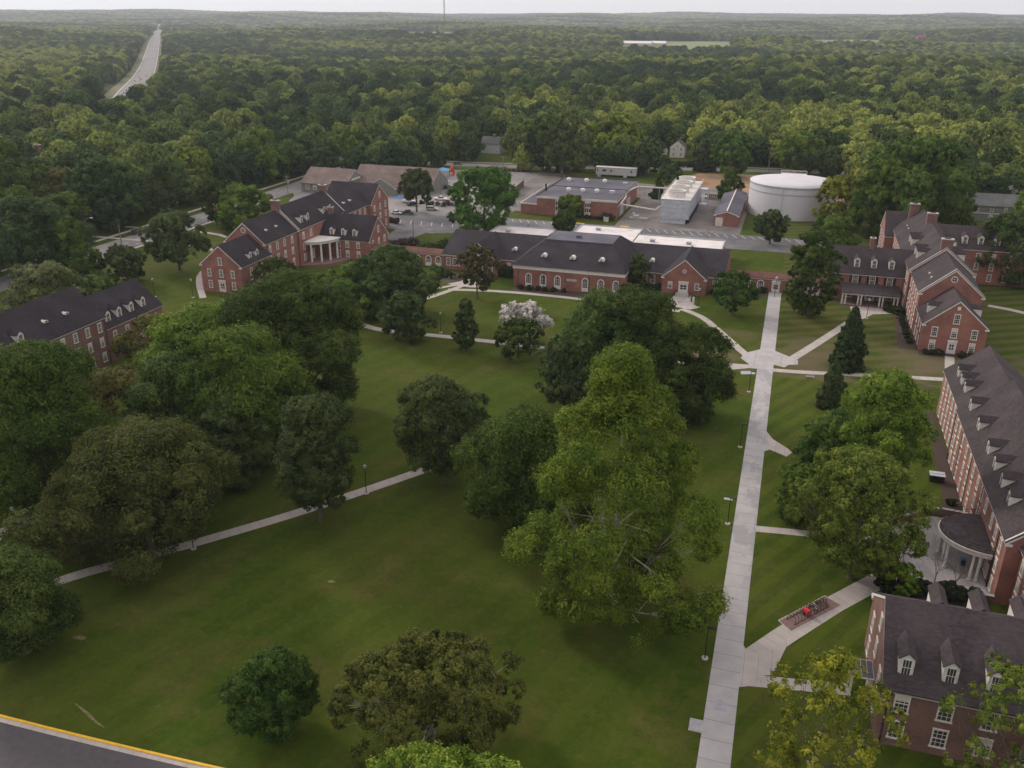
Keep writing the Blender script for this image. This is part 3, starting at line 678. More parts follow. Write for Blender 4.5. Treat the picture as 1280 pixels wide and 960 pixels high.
# --- south-west hall (left edge)
h = Hall('brick_hall', 'dark roofed brick hall at left edge with four white dormers above the trees', 'building', (-146, 130, 0), HG, 'brickd')
h.wing('y', 84, 148, -153.4, -139.4, 11, 17.0, g0=False); h.wing('y', 148, 167.2, -153, -140.0, 7.9, 13.6, g0=False)
h.chimney(-146.4, 123.0, 15, 19.6, 2.6, 1.4); h.build(); b = h.r
wins(b, 'E', -139.4, (96,100,104,108,112,116,120,124,128,132,135.4,138.9,142.4,146.0), (1.2, 4.6, 8.0)); wins(b, 'E', -140, (150.8, 154.8, 158.8, 162.8), (1.1, 4.6))
for y in (150.6, 154.2, 158.2, 162.2): h.dormer('E', y, -140.9, 8.4, 5, 1.5, 1.9)
for y in (134.5, 140.2): h.vent('E', y, -141.6, 13.6)
for y in (112, 120, 126.5): h.dormer('E', y, -140.4, 11.6, 5, 1.5, 1.9)
h.downpipe(-139.25, 147.5, 10.4); wins(b, 'N', 167.2, (-149, -146.5, -144), (4.5,))

# --- dining hall
h = Hall('dining_hall', 'low wide brick dining hall with arched windows and white flat rear roofs', 'building', (-56, 250, 0), None)
h.wing('x', -99, -14.5, 245.4, 270.6, 4.6, 9.4); h.wing('y', 241, 257, -91.4, -79.9, 4.9, 9.9, g1=False); h.wing('y', 241, 257, -31.1, -19.0, 4.9, 10.0, g1=False)
h.wall.box(-72.6, -40.6, 234, 262, 0, 5.3)
h.trim.box(-72.8, -40.4, 233.8, 262.1, 5.3, 6.2); h.trim.box(-73.0, -40.2, 233.6, 262.3, 6.2, 6.4)
E0 = [(-73.2,233.4,6.4),(-40.0,233.4,6.4),(-40.0,264,6.4),(-73.2,264,6.4)]; D0 = [(-66.2,245,11.6),(-46.2,245,11.6),(-46.2,257,11.6),(-66.2,257,11.6)]
h.roof.add(E0 + D0, [(0,1,5,4),(1,2,6,5),(2,3,7,6),(3,0,4,7),(4,5,6,7),(3,2,1,0)])
h.build(); b = h.r
part('roof_deck', MB().box(-66.0,-46.4,245.2,256.8,11.61,11.72).box(-66.4,-46.0,244.8,245.1,11.4,11.85).box(-58,-56.6,249,250.2,11.7,12.5), 'flatroof', b)
zh = lambda x, y: (500+x/3.048, 260+y/3.048)
for px in (490, 545, 600, 705, 765, 823):
    x = oy(*zh(px, 275 + (px-490)*.05), 234)[0]; win(b, 'S', x, 234, 0.4, 1.6, 3.7, 'arch')
x = oy(*zh(654, 270), 234)[0]; place('name_plaque', MB().box(-1.3,1.3,-.08,0,0,.7).box(-1.5,-1.3,-.06,0,.1,.6).box(1.3,1.5,-.06,0,.1,.6).mesh('name_plaque','stone'), b, x, 234, 2.9)
for px in (552, 661, 771): x = oy(*zh(px, 205), 238.4)[0]; h.vent('S', x, 236.8, 8.5, .75, 2.0)
for px, u in ((435,0),(961,0)): x = oy(*zh(px, 190), 249)[0]; h.vent('S', x, 249.0, 6.4, .7, 2.0)
for cxg in (-85.6, -25.05):
    win(b, 'S', cxg, 241, .5, 1.9, 2.7, 'door', 'door'); win(b, 'S', cxg-3.7, 241, 1.6, 1.2, 1.7); win(b, 'S', cxg+3.7, 241, 1.6, 1.2, 1.7)
    win(b, 'S', cxg, 241, 6.6, .9, .9, 'round')
    st = MB(); [st.box(cxg-1.9, cxg+1.9, 239.2-.35*i, 239.6-.35*i+1.6, 0, .5-.125*i) for i in range(4)]; part('steps', st, 'stone', b)
    rl = MB(); [rl.box(cxg+q*2.0-.05, cxg+q*2.0+.05, 238, 241, .2, 1.1) for q in (-1, 1)]; part('railing', rl, 'dark', b)
for x in (-77.6, -75.2, -36.6, -34.3, -97.0, -95.0, -93.2): win(b, 'S', x, 245.4, 1.3, 1.3, 2.1)
for x in (-16.8,): win(b, 'S', x, 245.4, 1.3, 1.3, 2.1)
fr = MB(); fr.box(-94,-74,270.8,286,0,4.9); fr.box(-67,-46,270.8,296,0,4.9); fr.box(-46,-17.8,270.8,288,0,4.7); fr.box(-74,-67,270.8,284,0,4.7); part('rear_wall', fr, 'brick', b)
ft = MB(); ft.box(-93.8,-74.2,271,285.8,4.9,5.05); ft.box(-66.8,-46.2,271,295.8,4.9,5.06); ft.box(-45.8,-18,271,287.8,4.7,5.0); ft.box(-74,-67,271,284,4.7,4.95); part('flat_roof', ft, 'membrane', b)
pc = MB()
for x0,x1,y0,y1 in ((-94.2,-73.8,285.8,286.2),(-94.2,-93.8,271,286),(-67.2,-45.8,295.8,296.2),(-67.2,-66.8,284,296),(-46.2,-45.8,288,296),(-46,-17.6,287.8,288.2),(-18,-17.6,270.8,288)): pc.box(x0,x1,y0,y1,4.5,5.3)
part('parapet', pc, 'tankband', b)
for x, y in ((-88,277.5),(-40,279.5),(-28.4,279.5),(-60,290),(-52,274)): part('roof_fan', MB().box(x-.7,x+.7,y-.5,y+.5,5,5.7).box(x-.9,x+.9,y-.7,y+.7,5.7,5.85), 'tankband', b)
for x in (-71.2, -63.5, -41.9, -50.4): h.downpipe(x, 233.8, 5.2)

# --- arcades joining the halls
def arcade(x0, x1, y, label, archx, door=None, zt=3.9):
    a = thing('brick_arcade', label, 'arcade', ((x0+x1)/2, y, 0), 'brick arcades linking the halls')
    part('wall', MB().box(x0, x1, y, y+.5, 0, zt).box(x0, x1, y+3.6, y+4.1, 0, zt), 'brick', a)
    part('roof', MB().vprism([(y-.3,zt-.05),(y+2.05,zt+1.0),(y+4.4,zt-.05),(y+4.4,zt+.1),(y+2.05,zt+1.2),(y-.3,zt+.1)], 'x', x0, x1), 'brickroof', a)
    part('cornice', MB().box(x0+.05, x1-.05, y-.12, y, zt-.35, zt-.1), 'cream', a)
    for x in archx: win(a, 'S', x, y, 0.15, 1.7, 3.0, 'arch')
    if door is not None: win(a, 'S', door, y, 0.1, 1.5, 2.5, 'door', 'door'); place('door_hood', MB().vprism([(-1.3,2.9),(1.3,2.9),(0,4.5)],'y',-.2,.3).mesh('door_hood','white'), a, door, y, 0.1)
    return a
M['brickroof'] = roof_mat('clay_tile_roof', (0.16, 0.078, 0.062), (0.12, 0.06, 0.05))
arcade(-124, -99, 247, 'red brick arcade with arched openings left of the dining hall', (-122.4,-119.4,-115.4,-111.2,-107.9,-104.3,-101.0))
arcade(-14.5, 12, 251.2, 'red brick arcade with a white central doorway ending the long walk', (-11.5,-8.2,-4.6,4.0,7.4,10.4), -0.4)

# --- north-east hall
h = Hall('brick_hall', 'red brick hall with stepped gables and white pillared porch, right of the long walk', 'building', (40, 240, 0), HG, 'brick', 'slateb')
h.wing('y', 212.8, 226, 33.3, 46.9, 6.9, 12.8); h.wing('y', 225, 244, 33.1, 47.2, 10.8, 16.8, g1=False); h.wing('y', 243.5, 296, 32.5, 47.8, 11.3, 17.6)
h.wing('x', 12.3, 40, 250, 264.4, 7.7, 13.4, g1=False); h.wing('x', 30, 40, 291.5, 308.5, 9.6, 15.6, g1=False); h.wing('x', 40, 78, 279, 294, 10.2, 15.2, g0=False)
h.parapet('y', 243.6, 32.5, 47.8, 11.3, 17.6); h.parapet('y', 225.1, 33.1, 47.2, 10.8, 16.8)
h.chimney(40.1, 244.4, 14, 19.8, 2.7, 1.4); h.chimney(40.2, 277, 15, 20, 2.7, 1.4); h.chimney(37.5, 296, 13, 19, 2.6, 1.4); h.chimney(23.6, 257.2, 12, 16, 1.3, 1.3)
h.build(); b = h.r
wins(b, 'S', 212.8, (35.9, 40.1, 44.3), (4.0,), wd=1.3, h=2.1); wins(b, 'S', 212.8, (35.9, 44.3), (.8,), wd=1.3, h=2.1); win(b, 'S', 40.1, 212.8, 7.4, 1.3, 2.1)
win(b, 'S', 40.1, 212.8, .1, 1.2, 2.7, 'door', 'door'); win(b, 'S', 40.1, 225, 14.5, 1.3, 1, 'round')
place('gable_vent', MB().box(-.35,.35,-.08,0,0,.8).mesh('gable_vent','white'), b, 40.1, 212.8, 10.6)
wins(b, 'W', 33.3, (215.4, 219.3, 223), (.8, 4.0)); wins(b, 'W', 33.1, (227.8, 231.4, 235, 238.6, 242), (.9, 4.2, 7.6)); wins(b, 'W', 32.5, (245.8, 248.4), (1, 4.3, 7.8))
wins(b, 'W', 30, (294.5, 298, 302, 306), (.9, 4.1, 7.2)); wins(b, 'W', 32.5, (267, 271, 275, 279, 283, 287), (1, 4.3, 7.8))
for px in (285, 375, 467): x = oy(1000+px/4.175, 240+475/4.175, 250)[0]; win(b, 'S', x, 250, 5.0, 1.5, 2.1, 'shut')
for px in (295, 385, 477): x = oy(1000+px/4.175, 240+390/4.175, 252)[0]; h.dormer('S', x, 251.6, 8.9, 4.6, 1.5, 1.9)
wins(b, 'S', 279, (50.2, 54.6, 58.6, 62.6), (1.0, 4.2, 7.0)); 
for x in (50.6, 54.8, 59.2): h.dormer('S', x, 280.4, 11.0, 4.6, 1.5, 1.9)
for y in (251, 255.4, 266, 270.3): h.dormer('W', y, 34.4, 12.8, 5.2, 1.6, 1.8); h.dormer('E', y, 45.9, 12.8, 5.2, 1.6, 1.8)
for y in (230.2, 234.2): h.vent('W', y, 35.6, 13.1, .34, .9)
for y in (288, 284): h.vent('W', y, 35.2, 13.6, .34, .9)
h.dormer('W', 218.4, 34.4, 7.8, 5, 1.6, 1.8); h.dormer('E', 218.4, 45.8, 7.8, 5, 1.6, 1.8)
for y in (226, 243.1, 213.2): h.downpipe(33.0, y, 7)
pr = MB(); pr.vprism([(244.6,3.45),(250,4.9),(250,5.05),(244.6,3.6)], 'x', 16.8, 31.6); po = part('porch_roof', pr, 'slateb', b)
part('porch_beam', MB().box(17,31.4,244.9,245.2,3.0,3.44).box(17,17.3,245.2,250,3.0,3.5), 'white', po)
for x in (17.2, 18.0, 21.2, 22.0, 26.6, 27.4, 30.2, 31.1): part('column', MB().box(x-.17,x+.17,245.0,245.3,.2,3.0), 'white', po)
win(b, 'S', 24.4, 250, .3, 1.8, 2.5, 'door', 'door'); wins(b, 'S', 250, (22.1, 26.7), (.8,), wd=1.0, h=2.0); wins(b, 'S', 250, (19, 29.3), (1.0,), wd=1.6, h=1.9)
part('porch_floor', MB().box(16.9,31.5,244.7,250,0,.25), 'paver', b)
part('light_well_rail', MB().box(30.2,30.26,218,228,.8,.86).box(30.2,33,218,218.06,.8,.86).box(30.2,33,223,223.06,.8,.86).box(30.2,30.3,218,218.1,0,.9).box(30.2,30.3,223,223.1,0,.9).box(30.2,30.3,228,228.1,0,.9).box(30.2,33,228,228.06,.8,.86), 'copper', b)

# --- east hall (right edge)
h = Hall('brick_hall', 'long red brick hall with row of white dormers and rounded porch, at right edge', 'building', (39, 140, 0), HG, 'brick', 'slateb')
h.wing('y', 154.5, 176.3, 33.0, 46.6, 9.1, 14.6, g0=False); h.wing('y', 111.8, 155, 32.4, 47, 9.6, 16.0); h.wing('y', 66, 112, 34.2, 47.4, 9.2, 14.6, g1=False)
h.wing('x', 40, 60, 142, 155, 9.3, 14.9, g0=False); h.parapet('y', 111.9, 32.4, 47, 9.6, 16.0); h.build(); b = h.r
wins(b, 'W', 33.0, (157, 160.2, 163.4, 166.6, 169.8, 173.2), (.5, 3.4, 6.3)); wins(b, 'W', 32.4, (114.2, 117.6, 128.6, 132, 136, 139.4, 142.8, 147, 150.4, 153.2), (.5, 3.5, 6.5), wd=1.1)
wins(b, 'W', 32.4, (120.6, 125), (6.5,), wd=1.1); wins(b, 'W', 34.2, (96, 99.6, 103.2, 106.6, 109.6), (.5, 3.5, 6.3))
for y in (170.6, 166.6, 162.6): h.dormer('W', y, 34.2, 9.9, 4.6, 1.5, 1.6)
for y in (153.0, 145.0, 136.2, 130.8, 125.4, 120.2): h.dormer('W', y, 33.6, 10.4, 5.4, 1.6, 1.7)
for y in (155.2, 147.6, 138.4, 128.2, 115.6): h.downpipe(32.25, y, 9.2); h.wall
pc = MB(); PX, PY = 32.4, 121.2
el = lambda a, c, z0, z1, mb: mb.prism([(PX - a*math.sin(math.pi*i/18), PY - c*math.cos(math.pi*i/18)) for i in range(19)], z0, z1)
el(6.1, 5.3, 4.1, 4.75, pc); el(6.35, 5.55, 4.75, 4.95, pc); po = part('porch', pc, 'white', b)
pr = MB(); el(6.2, 5.4, 4.95, 5.1, pr); part('porch_roof', pr, 'slateb', po)
rl = MB(); 
for i in range(19):
    t0 = math.pi*i/18; q = (PX-6.05*math.sin(t0), PY-5.25*math.cos(t0)); rl.tube((*q,5.1),(*q,5.95),.03,n=4)
    if i: rl.tube((*pq,5.9),(*q,5.9),.035,n=4); rl.tube((*pq,5.5),(*q,5.5),.02,n=4)
    pq = q
part('railing', rl, 'dark', po)
for a in (14, 22, 62, 70, 110, 118, 158, 166): q = (PX-5.7*math.sin(R(a)), PY-4.9*math.cos(R(a))); part('column', MB().lathe([(.27,0.05),(.27,.25),(.2,.35),(.17,3.8),(.25,3.95),(.25,4.1)], *q, 10), 'white', po)
win(b, 'W', 32.4, 121.2, .2, 1.8, 2.7, 'door', 'door'); wins(b, 'W', 32.4, (118.4, 124.2), (.7,), wd=1.2, h=2)
gm = thing('patio_wall', 'low brick wall with stone cap curving round the patio of the right hall', 'wall', (25,125,0))
pw = [(32.2,133.9),(28.6,134.3),(26,133.2),(24,131),(20.4,128.6)]; mb_ = MB(); cp = MB()
for seg in (pw, [(32.2,111.8),(26.5,111.8),(22.5,112.6),(19.6,115.5)]):
    for p, q in zip(seg[:-1], seg[1:]):
        d = (Vector(q)-Vector(p)).normalized(); n_ = Vector((-d.y, d.x))
        for mm, hw_, z0, z1 in ((mb_,.18,0,1.1),(cp,.26,1.1,1.2)):
            mm.prism([(p[0]+n_.x*hw_-d.x*hw_,p[1]+n_.y*hw_-d.y*hw_),(q[0]+n_.x*hw_+d.x*hw_,q[1]+n_.y*hw_+d.y*hw_),(q[0]-n_.x*hw_+d.x*hw_,q[1]-n_.y*hw_+d.y*hw_),(p[0]-n_.x*hw_-d.x*hw_,p[1]-n_.y*hw_-d.y*hw_)], z0, z1)
part('masonry', mb_, 'brickd', gm); part('coping', cp, 'stone', gm)

# --- south-east hall (nearest, bottom right)
h = Hall('brick_hall', 'nearest brick hall, bottom right, with steep dark roof and two dormers facing camera', 'building', (30, 89, 0), HG, 'brickd', 'slateb')
h.wing('x', 15.7, 62, 81, 98, 7.5, 12.9, over=.35); h.build(); b = h.r
for x in (17.65, 21.85, 26.05, 30.3, 34.5): win(b, 'S', x, 81, 4.7, 1.5, 2.2); win(b, 'S', x, 81, 1.2, 1.5, 2.2)
for x in (17.65, 21.9, 26.1, 30.3): h.dormer('S', x, 82.4, 8.15, 4.0, 1.45, 1.9, .7)
for x in (22, 26.3, 30.6, 35): h.dormer('N', x, 96.8, 8.15, 4.0, 1.45, 1.9, .7)
wins(b, 'W', 15.7, (84.6, 94.4), (1.2, 4.7), wd=1.3, h=2.1); wins(b, 'W', 15.7, (89.5,), (8.6,), wd=1.1, h=1.7); wins(b, 'W', 15.7, (89.5,), (4.9,), wd=1.3, h=2.0)
win(b, 'W', 15.7, 88.6, .1, 1.4, 2.5, 'door', 'door'); h.downpipe(16.3, 80.85, 7.2)
pr = MB(); pr.box(13.2,15.7,87.2,90.1,3.0,3.25); pr.box(13.0,15.7,87.0,90.3,3.25,3.33)
for q in (87.5, 89.8): pr.box(13.35,13.6,q-.12,q+.12,.02,3.0); pr.box(15.4,15.7,q-.1,q+.1,.02,3.0)
po = part('porch', pr, 'white', b)
gp = MB(); 
for i in range(4):
    for j in range(3): gp.box(13.1+i*.65,13.68+i*.65,87.12+j*1.05,88.08+j*1.05,3.335,3.38)
part('porch_roof', gp, 'flatroof', po)

# --- heating plant, coolers, tank
h = thing('heating_plant', 'flat roofed brick plant building with white roof domes behind the dining hall', 'building', (-78, 354, 0))
part('wall', MB().box(-93.4,-62,331.5,377,0,6.4).box(-100.2,-93.4,332.2,375,0,3.6), 'brick', h)
part('fascia', MB().box(-93.6,-61.8,331.2,377.2,6.4,7.2).box(-100.4,-93.6,332,375.2,3.6,4.1), 'cream', h)
part('roof', MB().box(-93.2,-62.2,331.6,376.8,7.2,7.27).box(-100,-93.7,332.4,374.8,4.1,4.16), 'flatroof', h)
part('roof_edge', MB().box(-93.6,-61.8,376.9,377.3,7.2,7.6).box(-61.9,-61.6,331.2,377.3,7.2,7.45).box(-93.7,-93.4,331.2,377.3,7.2,7.6).box(-93.2,-62.2,354.2,354.6,7.27,7.45), 'dark', h)
for x, y in ((-89.6,367.5),(-82.1,368),(-74.4,368.6),(-84.1,345),(-78.3,345),(-72.7,345.5)): part('roof_dome', MB().lathe([(.75,7.25),(.75,7.75),(1.0,7.8),(.95,8.3),(.55,8.7),(0.01,8.85)], x, y, 14), 'white', h)
part('roof_fan', MB().box(-67.6,-65.6,344.6,346.4,7.27,8.4), 'galv', h); part('roof_hatch', MB().box(-66.8,-65,368.6,370,7.27,7.7), 'galv', h); part('flue', MB().tube((-93.0,343,7),(-93.0,343,10),.35,n=10), 'dark', h)
for x0, x1 in ((-80.8,-78.0),(-74.3,-72.0),(-86,-84)): part('window', MB().box(x0,x1,331.3,331.5,.3,6.4).box(x0,x1,331.2,331.3,0.3,1.9), 'cream', h); [part('pane', MB().box(x0+.2+i*.8,x0+.75+i*.8,331.22,331.3,z0,z0+1.4), 'glass', h) for i in range(3) for z0 in (2.2,4.2)]
part('loading_bay', MB().box(-62.0,-61.7,338,345,0,4).box(-62,-61.7,352,360,0,4), 'tankband', h)
pp = thing('steam_pipe', 'pale overhead pipe loop running from the plant to the cooling tower', 'pipe', (-55, 345, 0))
part('pipe', MB().path([(-62.2,334,4.2),(-61,334,5.6),(-61,345,6.4),(-62.5,352,6.9),(-60,366,6.9),(-46,366,6.9)], [.32]*6, 8).path([(-61,334,5.6),(-47.5,334,4.2),(-46,334,5.6),(-45,336,5.6)], [.32]*4, 8), 'cream', pp)
for x in (-57, -51): part('pipe_support', MB().box(x-.1,x+.1,365.8,366.2,0,6.6), 'tankband', pp)
ct = thing('cooling_tower', 'pale metal cooling tower block with four white fan stacks on top', 'cooling tower', (-40, 352, 0))
part('casing', MB().box(-45.2,-34.6,331.5,373.5,1.8,9).box(-44.9,-35.8,331.8,373,0,1.8), 'galv', ct)
part('louvre', MB().box(-34.6,-34.45,332.5,372.5,.4,2.6), 'dark', ct)
dk = MB(); dk.box(-45.5,-34.3,331.2,373.8,9,9.15); 
for x in (-45.4,-34.4): dk.box(x-.04,x+.04,331.3,373.7,10.1,10.18); dk.box(x-.04,x+.04,331.3,373.7,9.6,9.65); [dk.box(x-.04,x+.04,y-.04,y+.04,9.15,10.15) for y in range(332,375,3)]
part('walk_deck', dk, 'white', ct)
for i, y in enumerate((337.6, 347.8, 358.4, 368.6)):
    fs = part('fan_stack', MB().lathe([(3.25,9.15),(3.2,11.1),(3.45,11.4),(3.45,11.5),(3.15,11.5),(3.0,11.1),(3.0,9.3)], -40.3, y, 28), 'white', ct, smooth=False)
    fb = MB(); fb.tube((-40.3,y,9.3),(-40.3,y,10.6),.35,n=10)
    for k in range(6): a = k*math.pi/3; fb.add([(-40.3+.3*math.cos(a),y+.3*math.sin(a),10.4),(-40.3+2.9*math.cos(a-.1),y+2.9*math.sin(a-.1),10.35),(-40.3+2.9*math.cos(a+.1),y+2.9*math.sin(a+.1),10.5),(-40.3+.3*math.cos(a+.5),y+.3*math.sin(a+.5),10.55)],[(0,1,2,3)])
    part('fan', fb, 'tankband', fs)
    rb = MB(); [rb.box(-40.3+3.22*math.cos(a)-.04,-40.3+3.22*math.cos(a)+.04,y+3.22*math.sin(a)-.04,y+3.22*math.sin(a)+.04,9.15,11.3) for a in [k*math.pi/10 for k in range(20)]]; part('stack_rib', rb, 'galv', fs)
sf = MB()
for x in (-33.6,-30.6):
    for y in (356.5,360): sf.box(x-.1,x+.1,y-.1,y+.1,0,9.5)
for z in (3,6,9): sf.box(-33.7,-30.5,356.4,360.1,z,z+.12)
for k in range(3): sf.add([(-33.5,356.5,k*3),(-33.5,357.3,k*3),(-30.7,357.3,k*3+3),(-30.7,356.5,k*3+3)],[(0,1,2,3)])
part('stair_tower', sf, 'galv', ct); part('ladder', MB().box(-45.4,-45.2,333,333.6,0,9), 'tankband', ct)
for z in (2.6, 4.2, 5.8, 7.4): part('girt', MB().box(-45.25,-34.55,331.42,331.5,z,z+.06), 'tankband', ct)
sh = Hall('pump_shed', 'small gabled brick shed with grey roof between cooling tower and tank', 'shed', (-21, 345, 0), None, 'brick', 'flatroof')
sh.wing('y', 333, 380, -25.4, -16.6, 4.3, 5.7); sh.build(); part('ridge_cap', MB().box(-21.2,-20.8,332.8,380.2,5.82,5.95), 'white', sh.r)
part('door', MB().box(-24.9,-22.2,332.85,333,0,3.2), 'cream', sh.r)
tk = thing('storage_tank', 'huge round pale grey storage tank with shallow domed roof', 'tank', (1.3, 367.3, 0))
part('shell', MB().lathe([(16.6,0),(16.6,12.3)], 1.3, 367.3, 96), 'tank', tk, smooth=True)
part('roof', MB().lathe([(16.6,12.3),(16.75,12.3),(16.75,12.45),(12,13.2),(6,13.8),(.01,14.0)], 1.3, 367.3, 96), 'tank', tk, smooth=True)
part('band', MB().lathe([(16.66,9.4),(16.72,9.4),(16.72,9.75),(16.66,9.75)], 1.3, 367.3, 96).lathe([(16.64,11.7),(16.7,11.7),(16.7,12.28),(16.64,12.28)], 1.3, 367.3, 96), 'tankband', tk)
rl = MB()
for x in (-4,-1.5,1,3.5,6): rl.box(x-.05,x+.05,379.9,380,13,14.3); rl.box(x-.05,x+.05,381.9,382,13,14.3)
rl.box(-4,6,379.9,380,14.2,14.3); rl.box(-4,6,381.9,382,14.2,14.3); rl.box(-4,6,379.9,382,12.9,13.05); rl.box(-4,6,379.9,380,13.6,13.68); part('roof_platform', rl, 'white', tk)
part('seam', MB().box(-2.2,-2.14,350.9,351.2,0,12.3), 'tankband', tk); part('tank_door', MB().tube((-6,352.2,1),(-6.2,351.8,1),.5,n=12), 'tankband', tk)
fn = thing('metal_fence', 'brown slatted fence behind the pump shed and beside the tank', 'fence', (-25, 384, 0)); f_ = MB()
for i in range(28): f_.box(-34+i*.8,-33.45+i*.8,383.9,384,0,2.4)
part('slats', f_, 'wood', fn); part('rail', MB().box(-34,-11.6,384,384.1,.5,.65).box(-34,-11.6,384,384.1,1.9,2.05), 'dark', fn)
fn = thing('timber_fence', 'brown timber fence enclosing the yard left of the heating plant', 'fence', (-111, 345, 0)); f_ = MB()
A, B = g(636,249), g(655,233); A, B = Vector(A), Vector(B); d_ = (B-A); L_ = d_.length; d_.normalize(); n_ = Vector((-d_.y, d_.x))*.05
for i in range(int(L_/.5)):
    p = A+d_*i*.5; q = A+d_*(i*.5+.44); f_.prism([(p.x-n_.x,p.y-n_.y),(q.x-n_.x,q.y-n_.y),(q.x+n_.x,q.y+n_.y),(p.x+n_.x,p.y+n_.y)], 0, 3.0)
part('boards', f_, 'wood', fn)
tr = thing('site_trailer', 'long white office trailer with small windows parked behind the plant', 'trailer', (-81, 428, 0))
part('body', MB().box(-90.8,-71.2,426.6,430.2,.9,4.3), 'siding', tr); part('roof', MB().box(-91,-71,426.4,430.4,4.3,4.5), 'white', tr)
for x, ww in ((-86.6,1.9),(-83.2,.8),(-73.4,.8),(-90,.5)): part('window', MB().box(x-ww/2,x+ww/2,426.5,426.6,2.5,3.4), 'glass', tr)
for x in (-87.8,-77): part('wheel', MB().tube((x,426.7,.5),(x,427.1,.5),.5,n=12).tube((x+1.1,426.7,.5),(x+1.1,427.1,.5),.5,n=12), 'tyre', tr)
for x in (-89,-76.2): part('steps', MB().box(x-.8,x+.8,425.4,426.6,0,.8), 'tankband', tr)
pump = thing('pump_skid', 'small pump unit on a plinth in the gravel yard by the cooling tower', 'pump', (-54.5, 336, 0))
part('plinth', MB().box(-57.5,-50.5,335,337,0,.5), 'stone', pump); part('motor', MB().tube((-56,336,1),(-54,336,1),.6,n=12).box(-56.4,-55.6,335.6,336.4,1.4,2.3), 'galv', pump)
bx = thing('electric_cabinet', 'small cream electric cabinet at the corner of the heating plant', 'cabinet', (-64.8, 327.2, 0))
part('cabinet', MB().box(-65.8,-64,326.6,327.6,.1,1.7), 'cream', bx); part('lid', MB().box(-65.9,-63.9,326.5,327.7,1.7,1.82), 'stone', bx)

# --- town buildings
def house(name, label, x0, x1, y0, y1, ze, zr, axis='x', wallm='siding', roofm='greyshingle', grp='houses among the trees beyond the street', ch=True, cat='house'):
    k = Hall(name, label, cat, ((x0+x1)/2, (y0+y1)/2, 0), grp, wallm, roofm); a = (x0,x1,y0,y1) if axis == 'x' else (y0,y1,x0,x1)
    k.wing(axis, a[0], a[1], a[2], a[3], ze, zr, over=.4)
    if ch: k.chimney((x0+x1)/2+1, (y0+y1)/2, ze, zr+1.2, .9, .9)
    k.build(); n = max(2, int((x1-x0)/3.2))
    for i in range(n):
        for z in ([1.0, 3.9] if ze > 5 else [1.0]): win(k.r, 'S', x0+(i+.5)*(x1-x0)/n, y0, z, 1.0, 1.5)
    if axis == 'y': win(k.r, 'S', (x0+x1)/2, y0, ze+.3, .9, 1.2)
    return k
x, y = g(613,192); house('house', 'white house with grey gabled roof beyond the street, left of the big elm', x-5.5, x+5.5, y, y+8, 5.6, 8.8)
x, y = g(846,197); house('house', 'white two storey house left of the dark conifer across the street', x-4, x+4, y, y+10, 5.6, 8.8, 'y', 'white')
x, y = g(822,197); house('house', 'small white bungalow with its pair of windows beside the two storey house', x-4, x+4, y, y+8, 3, 5, wallm='white')
x, y = g(857,176); house('house', 'grey roofed house mostly hidden by trees, above the two storey one', x-8, x+8, y, y+9, 3.4, 7)
x, y = g(295,222); house('house', 'low grey house half hidden by trees on the far side of the left street', x-6, x+6, y, y+9, 3, 6)
x, y = g(190,158); house('house', 'low pale house roof among the trees just below the highway', x-11, x+11, y, y+11, 4, 8, wallm='siding')
x, y = g(488,196); house('house', 'pale low house seen between trees behind the parked cars', x-6, x+6, y, y+9, 3.2, 6.2)
x, y = g(408,162); house('house', 'wide grey roof deep in the woods above the brown roofed building', x-12, x+12, y, y+12, 5, 9)
x, y = g(28,188); house('shop_building', 'pale flat shop roof in the clearing at upper left', x-2, x+22, y, y+14, 4.4, 5.2, wallm='cream', roofm='membrane', grp=None, ch=False, cat='shop')
h = Hall('dark_hall', 'brick building corner with dormer showing at far left edge among trees', 'building', (-343,322,0), None, 'brickd', 'slate')
h.wing('x', -362, -322, 318, 332, 9, 14.5); h.chimney(-326, 325, 13, 17, 2, 2); h.build(); h.dormer('S', -334, 319.4, 10, 4.6, 1.8, 2)
h.dormer('S', -341, 319.4, 10, 4.6, 1.8, 2); wins(h.r, 'S', 318, (-336, -331, -326, -341), (1, 4.4), wd=1.2, h=2)
h = Hall('brick_house', 'brick house whose twin capped chimney rises out of the left trees', 'building', (-300,335,0), None, 'brickd', 'slate')
h.wing('x', -310, -292, 340, 351, 6, 10); h.chimney(-301, 345, 9, 15.5, 3.6, 1.8); h.build(); wins(h.r, 'S', 340, (-307, -303, -299, -295), (1, 3.8))
h = Hall('gabled_centre', 'taupe building with light brown gabled roof behind the left hall', 'building', (-192,352,0), None, 'greysiding', 'shingle')
h.wing('x', -204, -182.5, 343.5, 362.5, 4.4, 9.4, over=.8); h.wing('x', -186, -148, 356, 376, 3.6, 9.6, over=.8); h.wing('y', 348, 362, -175, -161, 3.4, 7.4, g1=False, over=.6)
h.build(); wins(h.r, 'S', 343.5, (-201, -197.5, -194, -190.5, -187), (1.6,), wd=1.6, h=1.5); part('canopy_sign', MB().box(-182.4,-182.2,349,357,5.2,5.9), 'white', h.r)
h = Hall('grey_apartments', 'grey green sided two storey building with white trim at upper right', 'building', (85,378,0), None, 'greysiding', 'greyshingle')
h.wing('x', 66, 112, 374, 386, 6.2, 9.6, over=.5); h.trim.box(66,112,373.85,374,3.0,3.3); h.build()
wins(h.r, 'S', 374, (69.5, 74.5, 79.2, 84, 89), (3.9,), wd=1.1, h=1.8); wins(h.r, 'S', 374, (74.5, 84), (.8,), wd=1.3, h=1.8); wins(h.r, 'W', 66, (380,), (4,))
part('stair', MB().box(62.5,66,377,378.5,2.9,3.05).box(62.4,62.5,377,378.5,0,4).box(60.5,62.5,377,378.5,1.4,1.55).box(60.4,60.5,377,378.5,0,2.5), 'white', h.r)
